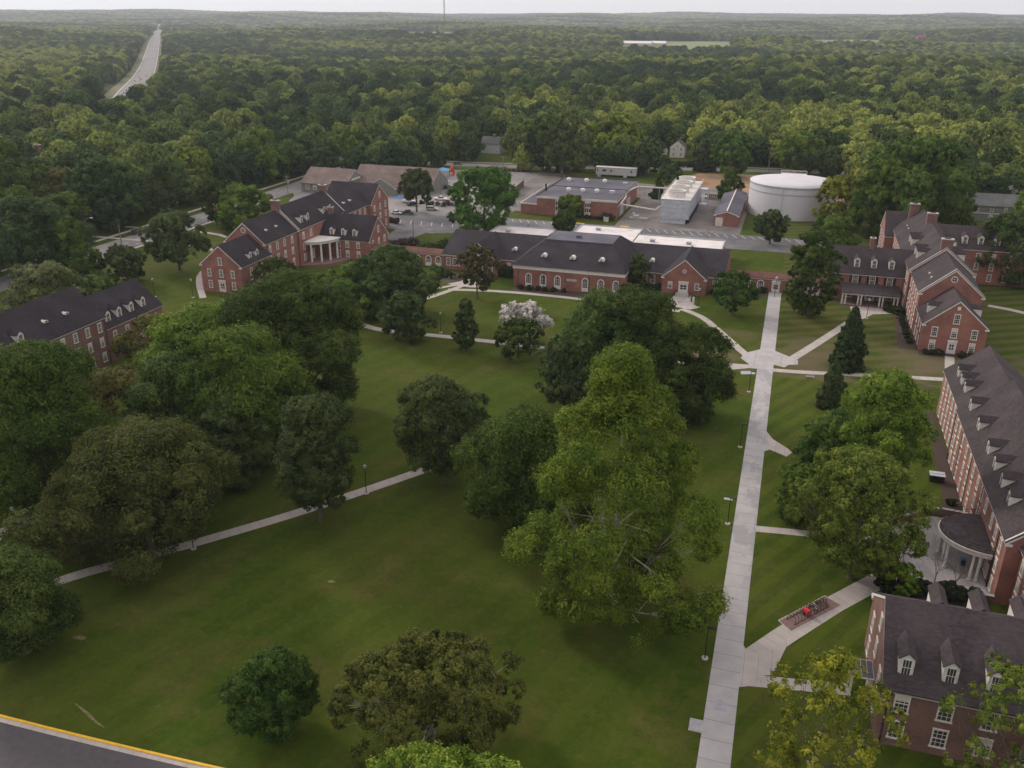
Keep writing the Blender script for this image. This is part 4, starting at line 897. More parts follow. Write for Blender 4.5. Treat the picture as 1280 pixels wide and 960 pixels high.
h = Hall('porch_house', 'white gable roof peeking above trees behind the grey green building', 'house', (95,405,0), None, 'white', 'greyshingle'); h.wing('y', 400, 412, 80, 90, 6.5, 10.5); h.build(); win(h.r,'S',85,400,6.6)
x, y, hh = gt(1152,50); M['barnred'] = mat('barn_red', (0.28,0.06,0.05), 0.8); br = thing('red_barn', 'tiny red barn in the far fields at upper right', 'barn', (x,y,hh))
part('wall', MB().box(-12,12,0,12,0,9), 'barnred', br, local=True); part('roof', MB().vprism([(-1,9),(13,9),(6,14)],'x',-13,13), 'barnred', br, local=True)
x, y = g(1055,262); cab = house('cabin', 'small pale cabin roof between the trees above the right hall', 52, 57, 322, 328, 3, 4.6, 'x', 'siding', 'greyshingle', None, False, 'cabin')

for lb_, px, w_ in (('long white roofed farm building in the far pale field',795,70),('shorter white roofed farm building right of the long one',822,34)):
    x, y, hh = gt(px, 58); k = thing('farm_building', lb_, 'farm building', (x,y,hh), 'white farm buildings')
    part('wall', MB().box(-w_/2,w_/2,0,40,0,7), 'cream', k, local=True); part('roof', MB().vprism([(-2,7),(42,7),(20,12)],'x',-w_/2-1,w_/2+1), 'white', k, local=True)

# ------------------------------------------------------------------ street furniture
def lamp(px, py, label, kind='arm', hh=4.6, panel=False):
    x, y = g(px, py); t = thing('lamp_post', label, 'lamp post', (x,y,0), 'lamp posts on the campus walks')
    part('base', MB().lathe([(.42,0),(.42,.14),(.01,.14)], 0, 0, 16), 'stone', t, local=True)
    part('pole', MB().tube((0,0,.1),(0,0,hh),.075,.055,8), 'dark', t, local=True)
    if kind == 'arm': part('lamp_head', MB().box(-.1,.95,-.16,.16,hh-.02,hh+.12), 'dark', t, local=True)
    else:
        part('lamp_head', MB().lathe([(.05,hh),(.2,hh+.1),(.26,hh+.5),(.3,hh+.55),(.02,hh+.75)], 0, 0, 10), 'tankband', t, local=True)
    if panel: part('banner', MB().box(-.95,.35,-.3,.3,hh-.3,hh-.22), 'stone', t, local=True)
lamp(936,490,'arm lamp post nearest the path crossing, left of the long walk',panel=False)
lamp(925,559,'arm lamp post on the left of the long walk opposite the curved spur')
lamp(909.5,655,'arm lamp post with pale panel on left of the long walk',panel=True)
lamp(881,823,'arm lamp post on the long walk nearest the camera')
lamp(968,371,'lamp post at the far end of the long walk near arcade',)
for p, t in (((458,617),'post top lamp beside the diagonal lawn path'),((242,686),'post top lamp under the brown oak on the diagonal path'),((24,672),'post top lamp at left edge by the path stub'),
             ((551,416),'post top lamp between the two round trees on upper lawn'),((241.5,372),'post top lamp left of the gabled brick hall end'),((194,371),'post top lamp on grass behind the four dormers'),
             ((640,545),'post top lamp among the shrubs behind the big sycamore'),((873,384),'post top lamp beside the dining hall right entrance'),((660,283+15),'post top lamp on the lawn behind the big green maple'),((1083,388+10),'lamp post in front of the white pillared porch')):
    lamp(*p, t, 'top')
def post_sign(px, py, label, cat, h_, build, group=None):
    x, y = g(px, py); t = thing(cat.replace(' ','_'), label, cat, (x,y,0), group); build(t); return t
def b_banner(t): part('post', MB().box(-.09,.09,-.09,.09,0,2.9), 'white', t, local=True); part('panel', MB().box(-.28,.28,-.14,-.09,1.0,2.9), 'white', t, local=True)
post_sign(866,384,'narrow white upright sign beside the dining hall right entrance','sign',2.9,b_banner)
def streetlight(t):
    part('pole', MB().tube((0,0,0),(0,0,8.6),.12,.08), 'chrome', t, local=True); part('arm', MB().path([(0,0,8.3),(1,0,9.1),(2.4,0,9.3)],[.07,.06,.05],6), 'chrome', t, local=True); part('lamp_head', MB().box(2.2,3.2,-.2,.2,9.2,9.4), 'white', t, local=True)
t = post_sign(112,306,'tall street light with curved arm and red banner over left street','street light',9,streetlight); part('banner', MB().box(.2,1.0,-.03,.03,4,6.2), 'red', t, local=True)
def pole(px, py, label, h_, arms=1, x=None):
    xx, y = g(px, py) if x is None else x; t = thing('utility_pole', label, 'utility pole', (xx,y,0), 'wooden utility poles in the town')
    part('pole', MB().tube((0,0,0),(0,0,h_),.2,.13,8), 'pole', t, local=True)
    for i in range(arms): part('crossarm', MB().box(-1.3,1.3,-.07,.07,h_-.7-i*1.1,h_-.5-i*1.1).tube((-1.2,0,h_-.5-i*1.1),(-1.2,0,h_-.2-i*1.1),.06,n=6).tube((1.2,0,h_-.5-i*1.1),(1.2,0,h_-.2-i*1.1),.06,n=6).tube((0,0,h_-.5-i*1.1),(0,0,h_-.2-i*1.1),.06,n=6), 'pole', t, local=True)
    return t
t = pole(362,262,'tall utility pole with transformer behind the left hall chimney',13.5,2); part('transformer', MB().tube((.5,0,10.4),(.5,0,11.5),.35,n=10), 'chrome', t, local=True)
pole(463,212,'utility pole beside the street above the brown roofs',12); pole(412,208,'utility pole left of the brown roofed building behind trees',13); pole(629,225,'thin utility pole between the house and the flatbed wagon',11)
pole(960,218,'utility pole behind the white storage tank',13); pole(882,318,'tall thin pole standing on the parking strip by the shed',9,0); pole(152,305,'pale pole with small box beside the left street',6.5,0)
pole(177,118,'utility pole standing at the foot of the highway',17,1); pole(551,242,'thin light pole amid the parked white cars',8,0); pole(517,300,'thin pole beside the lane left of the big maple',7,0)
# radio mast
x, y = g(556,41); z0 = hgt(x,y); t = thing('radio_mast', 'thin lattice radio mast standing on the horizon', 'mast', (x,y,z0)); m_ = MB(); HH = 235
for i in range(3):
    a = 2*math.pi*i/3; m_.tube((3*math.cos(a),3*math.sin(a),0),(3*math.cos(a),3*math.sin(a),HH),.55,n=4)
for k in range(0, HH-8, 9):
    for i in range(3):
        a, b2 = 2*math.pi*i/3, 2*math.pi*(i+1)/3; m_.tube((3*math.cos(a),3*math.sin(a),k),(3*math.cos(b2),3*math.sin(b2),k+9),.35,n=4)
part('lattice', m_, 'wood', t, local=True)
# benches, box, wagon, tents
t = thing('utility_box', 'green grey utility box with pale lid on lawn by right hall', 'utility box', (*g(1170,601),0)); part('cabinet', MB().box(-1.1,1.1,-.7,.7,0,1.2), 'greencab' if 'greencab' in M else 'dark', t, local=True); part('lid', MB().box(-1.2,1.2,-.8,.8,1.2,1.32).box(-1.2,1.2,.0,.8,1.32,1.4), 'galv', t, local=True)
t = thing('utility_cover', 'flat square grey cover in the grass left of the long walk', 'cover', (*g(870,907),0)); part('frame', MB().box(-.75,.75,-.95,.95,0,.07), 'stone', t, local=True); part('plate', MB().box(-.6,.6,-.8,.8,.07,.1), 'tankband', t, local=True)
def bench(px, py, lab, rz=0):
    t = thing('bench', lab, 'bench', (*g(px,py),0), 'benches on the campus walks', rz)
    part('seat', MB().box(-.9,.9,-.25,.25,.4,.48), 'stone', t, local=True); part('backrest', MB().box(-.9,.9,.22,.28,.48,.9), 'stone', t, local=True)
    for q in (-.75,.75): part('leg', MB().box(q-.05,q+.05,-.2,.2,0,.4), 'stone', t, local=True)
bench(1012.5,473,'grey bench just below the path right of the crossing',0); bench(564,348,'pale bench by the mulch beds of the left entrance',.6)
wg = thing('wagon', 'long dark flatbed wagon parked at the edge of paved yard', 'wagon', (*g(645,214),0), None, .1)
part('bed', MB().box(-7,7,-1.2,1.2,1.0,1.5).box(-7,-5,-1.2,1.2,1.5,2.0), 'wood', wg, local=True)
for i in range(6): part('wheel', MB().tube((-6+i*2.4,-1.3,.55),(-6+i*2.4,1.3,.55),.55,n=12), 'tyre', wg, local=True)
def tent(px, py, lab, mt, s=2.6, h_=2.6):
    t = thing('canopy_tent', lab, 'tent', (*g(px,py),0), 'canopy tents')
    part('canopy', MB().add([(-s,-s,h_),(s,-s,h_),(s,s,h_),(-s,s,h_),(0,0,h_+1.1)],[(0,1,4),(1,2,4),(2,3,4),(3,0,4),(3,2,1,0)]), mt, t, local=True)
    for a in (-1,1):
        for b_ in (-1,1): part('leg', MB().tube((a*(s-.1),b_*(s-.1),0),(a*(s-.1),b_*(s-.1),h_),.08,n=6), 'white', t, local=True)
M['skyblue'] = mat('sky_blue_canvas', (0.10, 0.36, 0.62), 0.7)
tent(553.5,220.5,'light blue canopy tent at back of the parking lot','skyblue',3.0,3.2); tent(499,255,'small royal blue canopy tent beside the brick hall end','blue',1.5)
t = thing('kiosk', 'small red and white kiosk right of the blue canopy tent', 'kiosk', (*g(565,219),0)); part('body', MB().box(-1,1,-1,1,0,2.6), 'red', t, local=True); part('topper', MB().lathe([(.9,2.6),(1.0,3.2),(.7,4.0),(.01,4.4)],0,0,12), 'red', t, local=True); part('panel', MB().box(-.6,.6,-1.05,-1,.4,1.6), 'white', t, local=True)
# bicycle stand
pad = MB(); c4 = [g(973,776), g(1031,745), g(1052,757), g(989,790)]; flat(pad, c4, 0.05); struct('bike_pad', pad, 'paver')
ed = MB(); ed.uv = []
for i in range(4): ribbon(ed, [c4[i], c4[(i+1)%4]], .16, 0.058+i*.002)
struct('pad_edging', ed, 'stone')
A, B, C_, D_ = [Vector((*p,0)) for p in c4]; ux = (B-A).normalized(); uy = (D_-A).normalized(); PW = (B-A).length; PD = (D_-A).length
rk = thing('bicycle_rack', 'dark metal bicycle rack bars on the brick pad beside diagonal path', 'bicycle rack', (A.x, A.y, 0.05), None, math.atan2(ux.y, ux.x)); lp = MB()
loops = []
for i in range(9):
    x = 1.1+i*.62; m_ = MB(); m_.path([(x,-PD*.2,0),(x,-PD*.2,.75),(x+.05,-PD*.26,.88),(x+.05,-PD*.66,.88),(x,-PD*.72,.75),(x,-PD*.72,0)],[.03]*6,6); part('hoop', m_, 'dark', rk, local=True)
part('rail', MB().tube((.9,-PD*.2,.05),(7.7,-PD*.2,.05),.03,n=6).tube((.9,-PD*.72,.05),(7.7,-PD*.72,.05),.03,n=6), 'dark', rk, local=True)
def bike(u, v, rot, lab, fm='dark', cart=False):
    p = A + ux*u + uy*v; t = thing('bicycle', lab, 'bicycle', (p.x, p.y, 0.05), 'bicycles at the rack', math.atan2(ux.y, ux.x)+rot)
    for x in (-.52,.52):
        w_ = MB(); n = 20
        for i in range(n):
            a0, a1 = 2*math.pi*i/n, 2*math.pi*(i+1)/n; w_.tube((x+.33*math.cos(a0),0,.35+.33*math.sin(a0)),(x+.33*math.cos(a1),0,.35+.33*math.sin(a1)),.025,n=4,cap=False)
        for i in range(6): a0 = math.pi*i/6; w_.tube((x+.33*math.cos(a0),0,.35+.33*math.sin(a0)),(x-.33*math.cos(a0),0,.35-.33*math.sin(a0)),.006,n=3)
        part('wheel', w_, 'tyre', t, local=True)
    f_ = MB(); f_.path([(-.52,0,.35),(-.1,0,.3),(.38,0,.75),(-.2,0,.8),(-.52,0,.35)],[.025]*5,6).path([(-.1,0,.3),(-.2,0,.8),(-.23,0,.92)],[.025]*3,6).path([(.52,0,.35),(.38,0,.75),(.36,0,.98)],[.025]*3,6)
    part('frame', f_, fm, t, local=True); part('saddle', MB().box(-.36,-.1,-.07,.07,.92,.98), 'dark', t, local=True); part('handlebar', MB().path([(.26,-.28,1.0),(.38,-.1,.99),(.38,.1,.99),(.26,.28,1.0)],[.02]*4,6), 'dark', t, local=True)
bike(PW-3.4, PD*.45, 1.35, 'bicycle with a silver white frame in the rack', 'white')
for i, (u, r_, l_) in enumerate(((PW-2.7,1.5,'black bicycle just right of the white framed one'),(PW-2.1,1.7,'dark bicycle second right of the white framed one'),(PW-1.5,1.45,'dark bicycle nearest the right corner of brick pad'),(PW-4.1,1.6,'black bicycle between red trailer and white framed one'))): bike(u, PD*.5, r_, l_)
p = A + ux*(PW-5.2) + uy*(PD*.5); t = thing('cargo_trailer', 'bright red bicycle cargo trailer parked in the rack', 'trailer', (p.x,p.y,.05), None, math.atan2(ux.y,ux.x)+1.4)
part('cover', MB().vprism([(-.35,.35),(.35,.35),(.35,.7),(.15,.92),(-.15,.92),(-.35,.7)],'x',-.5,.5), 'red', t, local=True)
for q in (-.4,.4): part('wheel', MB().tube((0,q-.02,.28),(0,q+.02,.28),.28,n=14), 'tyre', t, local=True)
part('tow_bar', MB().tube((.5,0,.4),(1.1,0,.4),.03,n=6), 'dark', t, local=True)
bn = thing('rubbish_bin', 'dark blue round bin under the rounded porch', 'bin', (*g(1140+318/5.05,600+540/5.05),.05)); part('body', MB().lathe([(.01,0),(.3,0),(.34,1.0)],0,0,14), 'navy' if 'navy' in M else 'dark', bn, local=True); part('lid', MB().lathe([(.37,1.0),(.37,1.08),(.01,1.2)],0,0,14), 'blue', bn, local=True)

# ------------------------------------------------------------------ cars
def car_parts(kind):
    L_, W_ = {'sedan': (4.6,1.8), 'suv': (4.7,1.9), 'pickup': (5.6,1.95)}[kind]; a = L_/2; b_ = W_/2
    prof = {'sedan': [(-a,.35),(a,.35),(a,.72),(a-.9,.86),(-a+.7,.92),(-a,.82)], 'suv': [(-a,.4),(a,.4),(a,.85),(a-.9,1.02),(-a,1.05)], 'pickup': [(-a,.5),(a,.5),(a,.95),(a-1.2,1.1),(-a,1.1)]}[kind]
    cab = {'sedan': [(a-1.2,.84),(a-1.9,1.38),(-a+1.3,1.42),(-a+.6,.9)], 'suv': [(a-1.1,1.0),(a-1.75,1.62),(-a+.35,1.66),(-a+.05,1.04)], 'pickup': [(a-1.3,1.08),(a-2.0,1.72),(-a+2.2,1.74),(-a+2.0,1.08)]}[kind]
    body = MB(); body.vprism(prof, 'y', -b_, b_); top = max(z for _, z in cab); body.vprism([(cab[1][0]-.05,top-.06),(cab[2][0]+.05,top-.04),(cab[2][0]+.1,top+.04),(cab[1][0]-.1,top+.02)], 'y', -b_+.2, b_-.2)
    bm_ = body.mesh('body', 'paint'); me = bmesh.new(); me.from_mesh(bm_); bmesh.ops.bevel(me, geom=list(me.edges), offset=.06, segments=2, affect='EDGES'); me.to_mesh(bm_); me.free()
    gl = MB().vprism(cab, 'y', -b_+.17, b_-.17).mesh('windows', 'glass')
    wh = MB().tube((0,-.12,0),(0,.12,0),.34,n=14).mesh('wheel', 'tyre'); rim = MB().tube((0,-.13,0),(0,.13,0),.2,n=10).mesh('rim', 'chrome')
    hd = MB().box(-.04,.04,-.2,.2,-.08,.08).mesh('headlight', 'headlight'); tl = MB().box(-.04,.04,-.18,.18,-.08,.08).mesh('tail_light', 'red')
    return dict(body=bm_, glass=gl, wheel=wh, rim=rim, hd=hd, tl=tl, a=a, b=b_, z=prof[2][1]-.12)
CP = {k: car_parts(k) for k in ('sedan','suv','pickup')}
def car(px, py, kind, color, label, rz, group, loc=None, name='parked_car', cat=None, s=1):
    x, y, z = (*g(px, py), 0) if loc is None else loc; c = CP[kind]
    t = thing(name, label, cat or ('pickup' if kind == 'pickup' else 'car'), (x,y,z), group, rz); t.scale = (s,s,s)
    def ch(nm, me, q=(0,0,0), par=t): o = bpy.data.objects.new(nm, me); link(o, par); o.location = q; return o
    ch('body', c['body']).color = (*color, 1); ch('windows', c['glass'])
    for u in (-c['a']+.95, c['a']-.95):
        for v in (-c['b']+.1, c['b']-.1): ch('rim', c['rim'], (0,0,0), ch('wheel', c['wheel'], (u,v,.34)))
    for v in (-1,1): ch('headlight', c['hd'], (c['a'],v*(c['b']-.35),c['z'])); ch('tail_light', c['tl'], (-c['a'],v*(c['b']-.3),c['z']+.05))
WH, BK, SV, RD, GY = (.7,.7,.7), (.02,.02,.025), (.4,.41,.43), (.4,.03,.03), (.12,.13,.14)
PG = 'cars parked in the lot behind the left hall'; SG = 'cars on the left street'
zl = lambda x, y: (470+x/6.4, 180+y/6.4)
for (x, y), k, c_, lb, rz in (((515,300),'suv',WH,'white car in the back row, beside the taller white suv',0),((545,308),'suv',SV,'silver suv at the right end of the back row of cars',0),((490,342),'sedan',WH,'white car below the back row, right of a dark one',0),
        ((455,370),'sedan',BK,'black car partly behind the leaning tree in the lot',0),((517,450),'pickup',WH,'white pickup truck alone in the middle of the lot',0),((447,530),'suv',SV,'silver grey car at the lot edge next to the lane',.15),
        ((290,490),'suv',BK,'black suv under the leaning tree near blue tent',1.2),((250,560),'pickup',BK,'dark pickup with white tail at the lane edge',0),((165,560),'sedan',WH,'white car at the corner of the brick hall beside lane',0),
        ((530,322),'sedan',BK,'black car tucked below the silver suv in back row',0),((610,492),'sedan',GY,'grey car half under the big green maple',0)): car(*zl(x,y), k, c_, lb, rz, PG)
for (lx, ly), k, c_, lb, rz in (((-160,372),'suv',WH,'white suv in the far left corner of lot near the blue tent',1.57),((-156.6,372),'sedan',GY,'grey car second from the far left corner of the lot',1.57),((-150,372),'sedan',WH,'white car in the far row beneath the blue tent',1.57),
        ((-146.8,372),'suv',BK,'black suv in the far row right of the white car',1.57),((-127,360),'sedan',SV,'silver car left of the big maple crown in the lot',0),((-134,341),'sedan',RD,'dark red car in the middle of the lot',0),((-150,336),'pickup',WH,'second white pickup in the lot, nearer the hall',0)): car(0,0,k,c_,lb,rz,PG,(lx,ly,.02))
car(0,0,'sedan',SV,'silver car far up the left street toward the town',math.pi/2,SG,(-210,318,.02),'driving_car'); car(0,0,'suv',RD,'dark red suv driving away on the left street',math.pi/2,SG,(-216,300,.02),'driving_car')
car(448,205,'sedan',WH,'white car parked by the far street above the brown roof',.1,PG)
car(172,292,'suv',BK,'black suv parked at the kerb of the left street',math.pi/2,SG); car(189,287,'sedan',WH,'white car parked behind the black suv on left street',math.pi/2,SG); car(199,283,'sedan',SV,'silver car third in line at the left street kerb',math.pi/2,SG)
car(143,318,'suv',SV,'silver suv driving on the left street lane nearest campus',-math.pi/2,SG,name='driving_car')
car(572,206,'sedan',GY,'grey car on the far street beneath the trees',0.05,'cars on the far street'); car(668,209,'sedan',WH,'white car on far street right of the wagon',0.1,'cars on the far street')
hr = random.Random(8); HC = [(0.30,-4,RD,'dark red'),(0.345,3,WH,'white'),(0.36,-3,BK,'black'),(0.41,5,SV,'silver'),(0.43,-5,GY,'grey'),(0.47,2,BK,'black'),(0.50,-6,WH,'white'),(0.54,5,SV,'silver'),(0.57,0,BK,'black'),(0.62,-4,WH,'white'),(0.66,6,WH,'white')]
for i, (t_, o_, c_, cn) in enumerate(HC):
    k = int(t_*(len(HWY)-1)*.62); p = HWY[k]; d = (HWY[k+1]-HWY[k]).normalized(); n_ = Vector((-d.y, d.x)); q = p + n_*o_ + d*hr.uniform(0,20)
    car(0,0,'suv' if i%2 else 'sedan',c_,'tiny distant car driving on the highway at upper left',math.atan2(d.y,d.x)+(0 if o_<0 else math.pi),'cars on the distant highway',(q.x,q.y,hgt(q.x,q.y)+2.05),'driving_car','car')

# ------------------------------------------------------------------ trees
def np_mesh(name, V, Fq, mt, v=None):
    me = bpy.data.meshes.new(name); nf = len(Fq); k = Fq.shape[1]
    me.vertices.add(len(V)); me.vertices.foreach_set('co', V.astype(np.float32).ravel())
    me.loops.add(nf*k); me.loops.foreach_set('vertex_index', Fq.astype(np.int32).ravel())
    me.polygons.add(nf); me.polygons.foreach_set('loop_start', np.arange(0, nf*k, k, dtype=np.int32)); me.polygons.foreach_set('loop_total', np.full(nf, k, dtype=np.int32))
    if v is not None: a = me.attributes.new('v', 'FLOAT', 'FACE'); a.data.foreach_set('value', v.astype(np.float32))
    me.update(calc_edges=True); me.materials.append(M[mt]); return me
def nrm(a): return a/np.maximum(np.linalg.norm(a, axis=-1, keepdims=True), 1e-6)
PROF = {'round': lambda t: np.sqrt(np.clip(1-(2*t-0.95)**2*0.98, 0.02, 1)), 'oval': lambda t: np.clip(np.sin(np.pi*(0.1+0.86*t))**0.6, .05, 1),
        'spread': lambda t: np.clip((1-np.abs(t-0.38)/0.72)**0.5, .1, 1), 'vase': lambda t: np.clip(0.35+0.75*np.sin(np.pi*(0.05+0.72*t)) , .1, 1)*np.where(t > .8, 1-(t-.8)*2.2, 1),
        'syc': lambda t: np.interp(t, [0,.12,.3,.5,.7,.88,1], [.55,.85,1,1,.74,.40,.12]), 'cone': lambda t: np.clip((1-t)**0.85+0.04, .04, 1), 'pyr': lambda t: np.clip((1-t)**0.6*1.02*np.clip(.55+t*2, 0, 1), .08, 1)}
def crown_data(seed, Rr, z0, z1, shape, nl, ns, nlf, ls, lobe=(.24,.38), irr=.22, fill=.55, filler=.13):
    r = np.random.RandomState(seed); Hh = z1-z0; lobes = []
    ga = r.uniform(0, 6.28); k1, k2 = r.uniform(0, 6.28, 2)
    for i in range(nl):
        t = (i+.5)/nl if shape in ('cone','pyr') else r.uniform(.04, 1)**.85
        t = min(max(t + r.normal()*.05, .05), .97)
        az = ga + i*2.39996 + r.normal()*.35
        er = Rr*PROF[shape](np.array(t))*(1 + irr*(math.sin(2*az+k1+3*t)*.6+math.sin(3*az+k2-4*t)*.5) + r.normal()*irr*.35)
        rl = min(Rr, Hh*.6)*r.uniform(*lobe)
        if shape in ('cone',): rl = max(er*.42, Rr*.12)
        q = max(er - rl*.75, 0)*(1 if r.rand() > (1-fill)*.5 else r.uniform(.2, .8))
        zc = z0 + Hh*t; zc = min(zc, z1 - rl*.6) if shape != 'cone' else zc
        zc = max(zc, z0 + rl*.35)
        lobes.append((q*math.cos(az), q*math.sin(az), zc, rl, r.uniform(-.16, .16)))
    Cs, Ns, Vs = [], [], []
    cz = z0+Hh*.42
    for (x, y, z, rl, lv) in lobes:
        d = nrm(r.normal(size=(ns*2, 3))); out = nrm(np.array([[x, y, (z-cz)*1.1+.45*Rr*.5]]))
        sc = (d*out).sum(1) + r.uniform(0, 1.1, ns*2); d = d[np.argsort(-sc)[:ns]]
        sp = np.array([x,y,z]) + d*rl*np.array([1,1,.78])*r.uniform(.72, 1.08, (ns,1))
        sr = min(rl*.24, .75) if Rr > 6.5 else rl*.24
        nl_ = np.repeat(np.arange(ns), nlf); off_ = r.normal(size=(len(nl_),3))*sr*.55
        c = sp[nl_] + off_; nn = nrm(d[nl_]*.75 + np.array([0,0,.25]) + nrm(off_)*.8 + r.normal(size=c.shape)*.35)
        vv = .5 + lv + np.repeat(r.uniform(-.30,.30,ns), nlf) + r.uniform(-.2,.2,len(c))
        Cs.append(c); Ns.append(nn); Vs.append(vv)
    # foliage lying between the lobes closes the crown
    nf = int(nl*ns*filler); t = r.uniform(.03, .97, nf); az = r.uniform(0, 6.283, nf)
    er = Rr*PROF[shape](t)*(1 + irr*(np.sin(2*az+k1+3*t)*.6+np.sin(3*az+k2-4*t)*.5))*r.uniform(.62, .86, nf)
    sp = np.stack([er*np.cos(az), er*np.sin(az), z0+Hh*t*.97], 1); d = nrm(np.stack([np.cos(az), np.sin(az), (t-.35)*1.8], 1))
    nl_ = np.repeat(np.arange(nf), nlf); sr = min(Rr*.09, .8); off_ = r.normal(size=(len(nl_),3))*sr*.7
    Cs.append(sp[nl_]+off_); Ns.append(nrm(d[nl_]*.8+nrm(off_)*.8+r.normal(size=(len(nl_),3))*.35)); Vs.append(.45+np.repeat(r.uniform(-.22,.22,nf),nlf)+r.uniform(-.22,.22,len(nl_)))
    c = np.concatenate(Cs); n = np.concatenate(Ns); v = np.clip(np.concatenate(Vs), 0, 1)
    keep = c[:,2] > z0-.6; c, n, v = c[keep], n[keep], v[keep]
    a = nrm(np.cross(n, r.normal(size=n.shape))); b_ = np.cross(n, a); s = ls*r.uniform(.6, 1.35, (len(c),1))
    V = np.stack([c-a*s, c+b_*s*.55, c+a*s, c-b_*s*.55], 1).reshape(-1, 3); Fq = np.arange(len(V)).reshape(-1, 4)
    return V, Fq, v, lobes
def trunk_mesh(lobes, r0, z0, Ht, seed, mt, nb=9, lean=(0,0)):
    r = random.Random(seed); m_ = MB(); zt = z0 + (Ht-z0)*.45
    pts = [(0,0,-.3),(r.uniform(-.1,.1),r.uniform(-.1,.1),z0*.55)]; pts.append((lean[0]*.5+r.uniform(-.2,.2),lean[1]*.5+r.uniform(-.2,.2),z0*1.05+.4)); pts.append((lean[0]+r.uniform(-.3,.3),lean[1]+r.uniform(-.3,.3),zt))
    pts.append((lean[0]+r.uniform(-.3,.3), lean[1]+r.uniform(-.3,.3), zt+(Ht-zt)*.6))
    m_.tube((0,0,-.3),(0,0,.35),r0*1.5,r0,8); m_.path(pts, [r0, r0*.86, r0*.75, r0*.42, r0*.12], 8)
    ls = sorted(lobes, key=lambda q: -(q[0]**2+q[1]**2)); ls = ls[:nb]
    for (x,y,z,rl,_) in ls:
        f = r.uniform(.1, .8); s_ = Vector(pts[2]).lerp(Vector(pts[3]), f) if z > pts[2][2] else Vector(pts[2]); e = Vector((x,y,z)); s_ = s_.lerp(Vector(pts[1]), r.uniform(0, .35)); Lb = (e-s_).length; J = lambda q: Vector((r.uniform(-q,q),r.uniform(-q,q),r.uniform(-q,q)))*Lb
        q1 = s_.lerp(e, .28)+J(.07)+Vector((0,0,-.05*Lb)); mid = s_.lerp(e, .55)+J(.09)+Vector((0,0,-.04*Lb)); q3 = s_.lerp(e, .8)+J(.06)
        m_.path([s_, q1, mid, q3, e], [r0*.27, r0*.2, r0*.14, r0*.08, r0*.03], 5)
        for _ in range(2): m_.path([q1.lerp(mid, r.random()), mid+J(.22)+Vector((0,0,.08*Lb)), mid+J(.4)+Vector((0,0,.1*Lb))], [r0*.1, r0*.06, r0*.02], 4)
        for _ in range(2):
            e2 = e + Vector((r.uniform(-1,1),r.uniform(-1,1),r.uniform(-.6,.8)))*rl*.8; m_.path([mid, e2], [r0*.13, r0*.03], 4)
    return m_.mesh('trunk', mt)
TREES = []     # every tree root (for the count)
def make_tree(name, label, cat, group, color, seed, Rr, Ht, z0, shape, nl, ns, nlf, ls, loc=(0,0,0), rz=0, bark='bark', tr=None, mt='leaf', nb=9, lean=(0,0), **kw):
    V, Fq, v, lobes = crown_data(seed, Rr, z0, Ht, shape, nl, ns, nlf, ls, **kw)
    if lean != (0,0): V[:,0] += lean[0]*np.clip(V[:,2]/Ht,0,1); V[:,1] += lean[1]*np.clip(V[:,2]/Ht,0,1); lobes = [(x+lean[0]*z/Ht, y+lean[1]*z/Ht, z, a, b_) for x,y,z,a,b_ in lobes]
    t = thing(name, label, cat, loc, group, rz)
    c = bpy.data.objects.new('crown', np_mesh('crown', V, Fq, mt, v)); link(c, t); c.color = (*color, 1)
    k = bpy.data.objects.new('trunk', trunk_mesh(lobes, tr or max(.12, Rr*.055), z0, Ht*.92, seed, bark, nb, lean)); link(k, t)
    TREES.append(t); return t
def put(px, pyb, pyt, wpx, shape, color, label, seed, cat='tree', name='broadleaf_tree', group=None, cb=.18, dens=1.0, hk=1.0, **kw):
    """one tree of its own shape; stands where its foot is seen, sized from its top and width"""
    x, y = g(px, pyb); Ht = tall(px, pyb, pyt)*hk; Rr = wpx/2*depth(x, y, Ht*.5)/F
    lb_ = kw.get('lobe', (.25,.38)); kw['lobe'] = lb_; ml = sum(lb_)/2; d = depth(x, y, Ht*.5); lsz = max(.15, d*0.0015); nlf = 38
    asp = max(1.0, Ht*(1-cb)/(2*Rr))
    nl = int(np.clip(3.6*asp/ml**2, 24, 120)) if 'nl' not in kw else kw.pop('nl')
    rl = min(Rr, Ht*(1-cb)*.6)*ml; sp = int(np.clip(dens*1.45*4*math.pi*rl*rl*.75/(1.1*lsz*lsz)/nlf, 7, 110))
    color = tuple(min(.8, c*(k_ if max(color) < .3 else 1)) for c, k_ in zip(color, (1.5,1.55,1.0)))
    return make_tree(name, label, cat, group, color, seed, Rr, Ht, Ht*cb, shape, nl, sp, nlf, lsz, (x,y,0), kw.pop('rz', seed*1.3), **kw)
DK, MD, BR, OL, BG, YG, LG = (.036,.054,.016), (.050,.078,.018), (.088,.132,.022), (.078,.076,.028), (.044,.062,.028), (.140,.148,.022), (.072,.112,.024)
P_ = 'conifer'
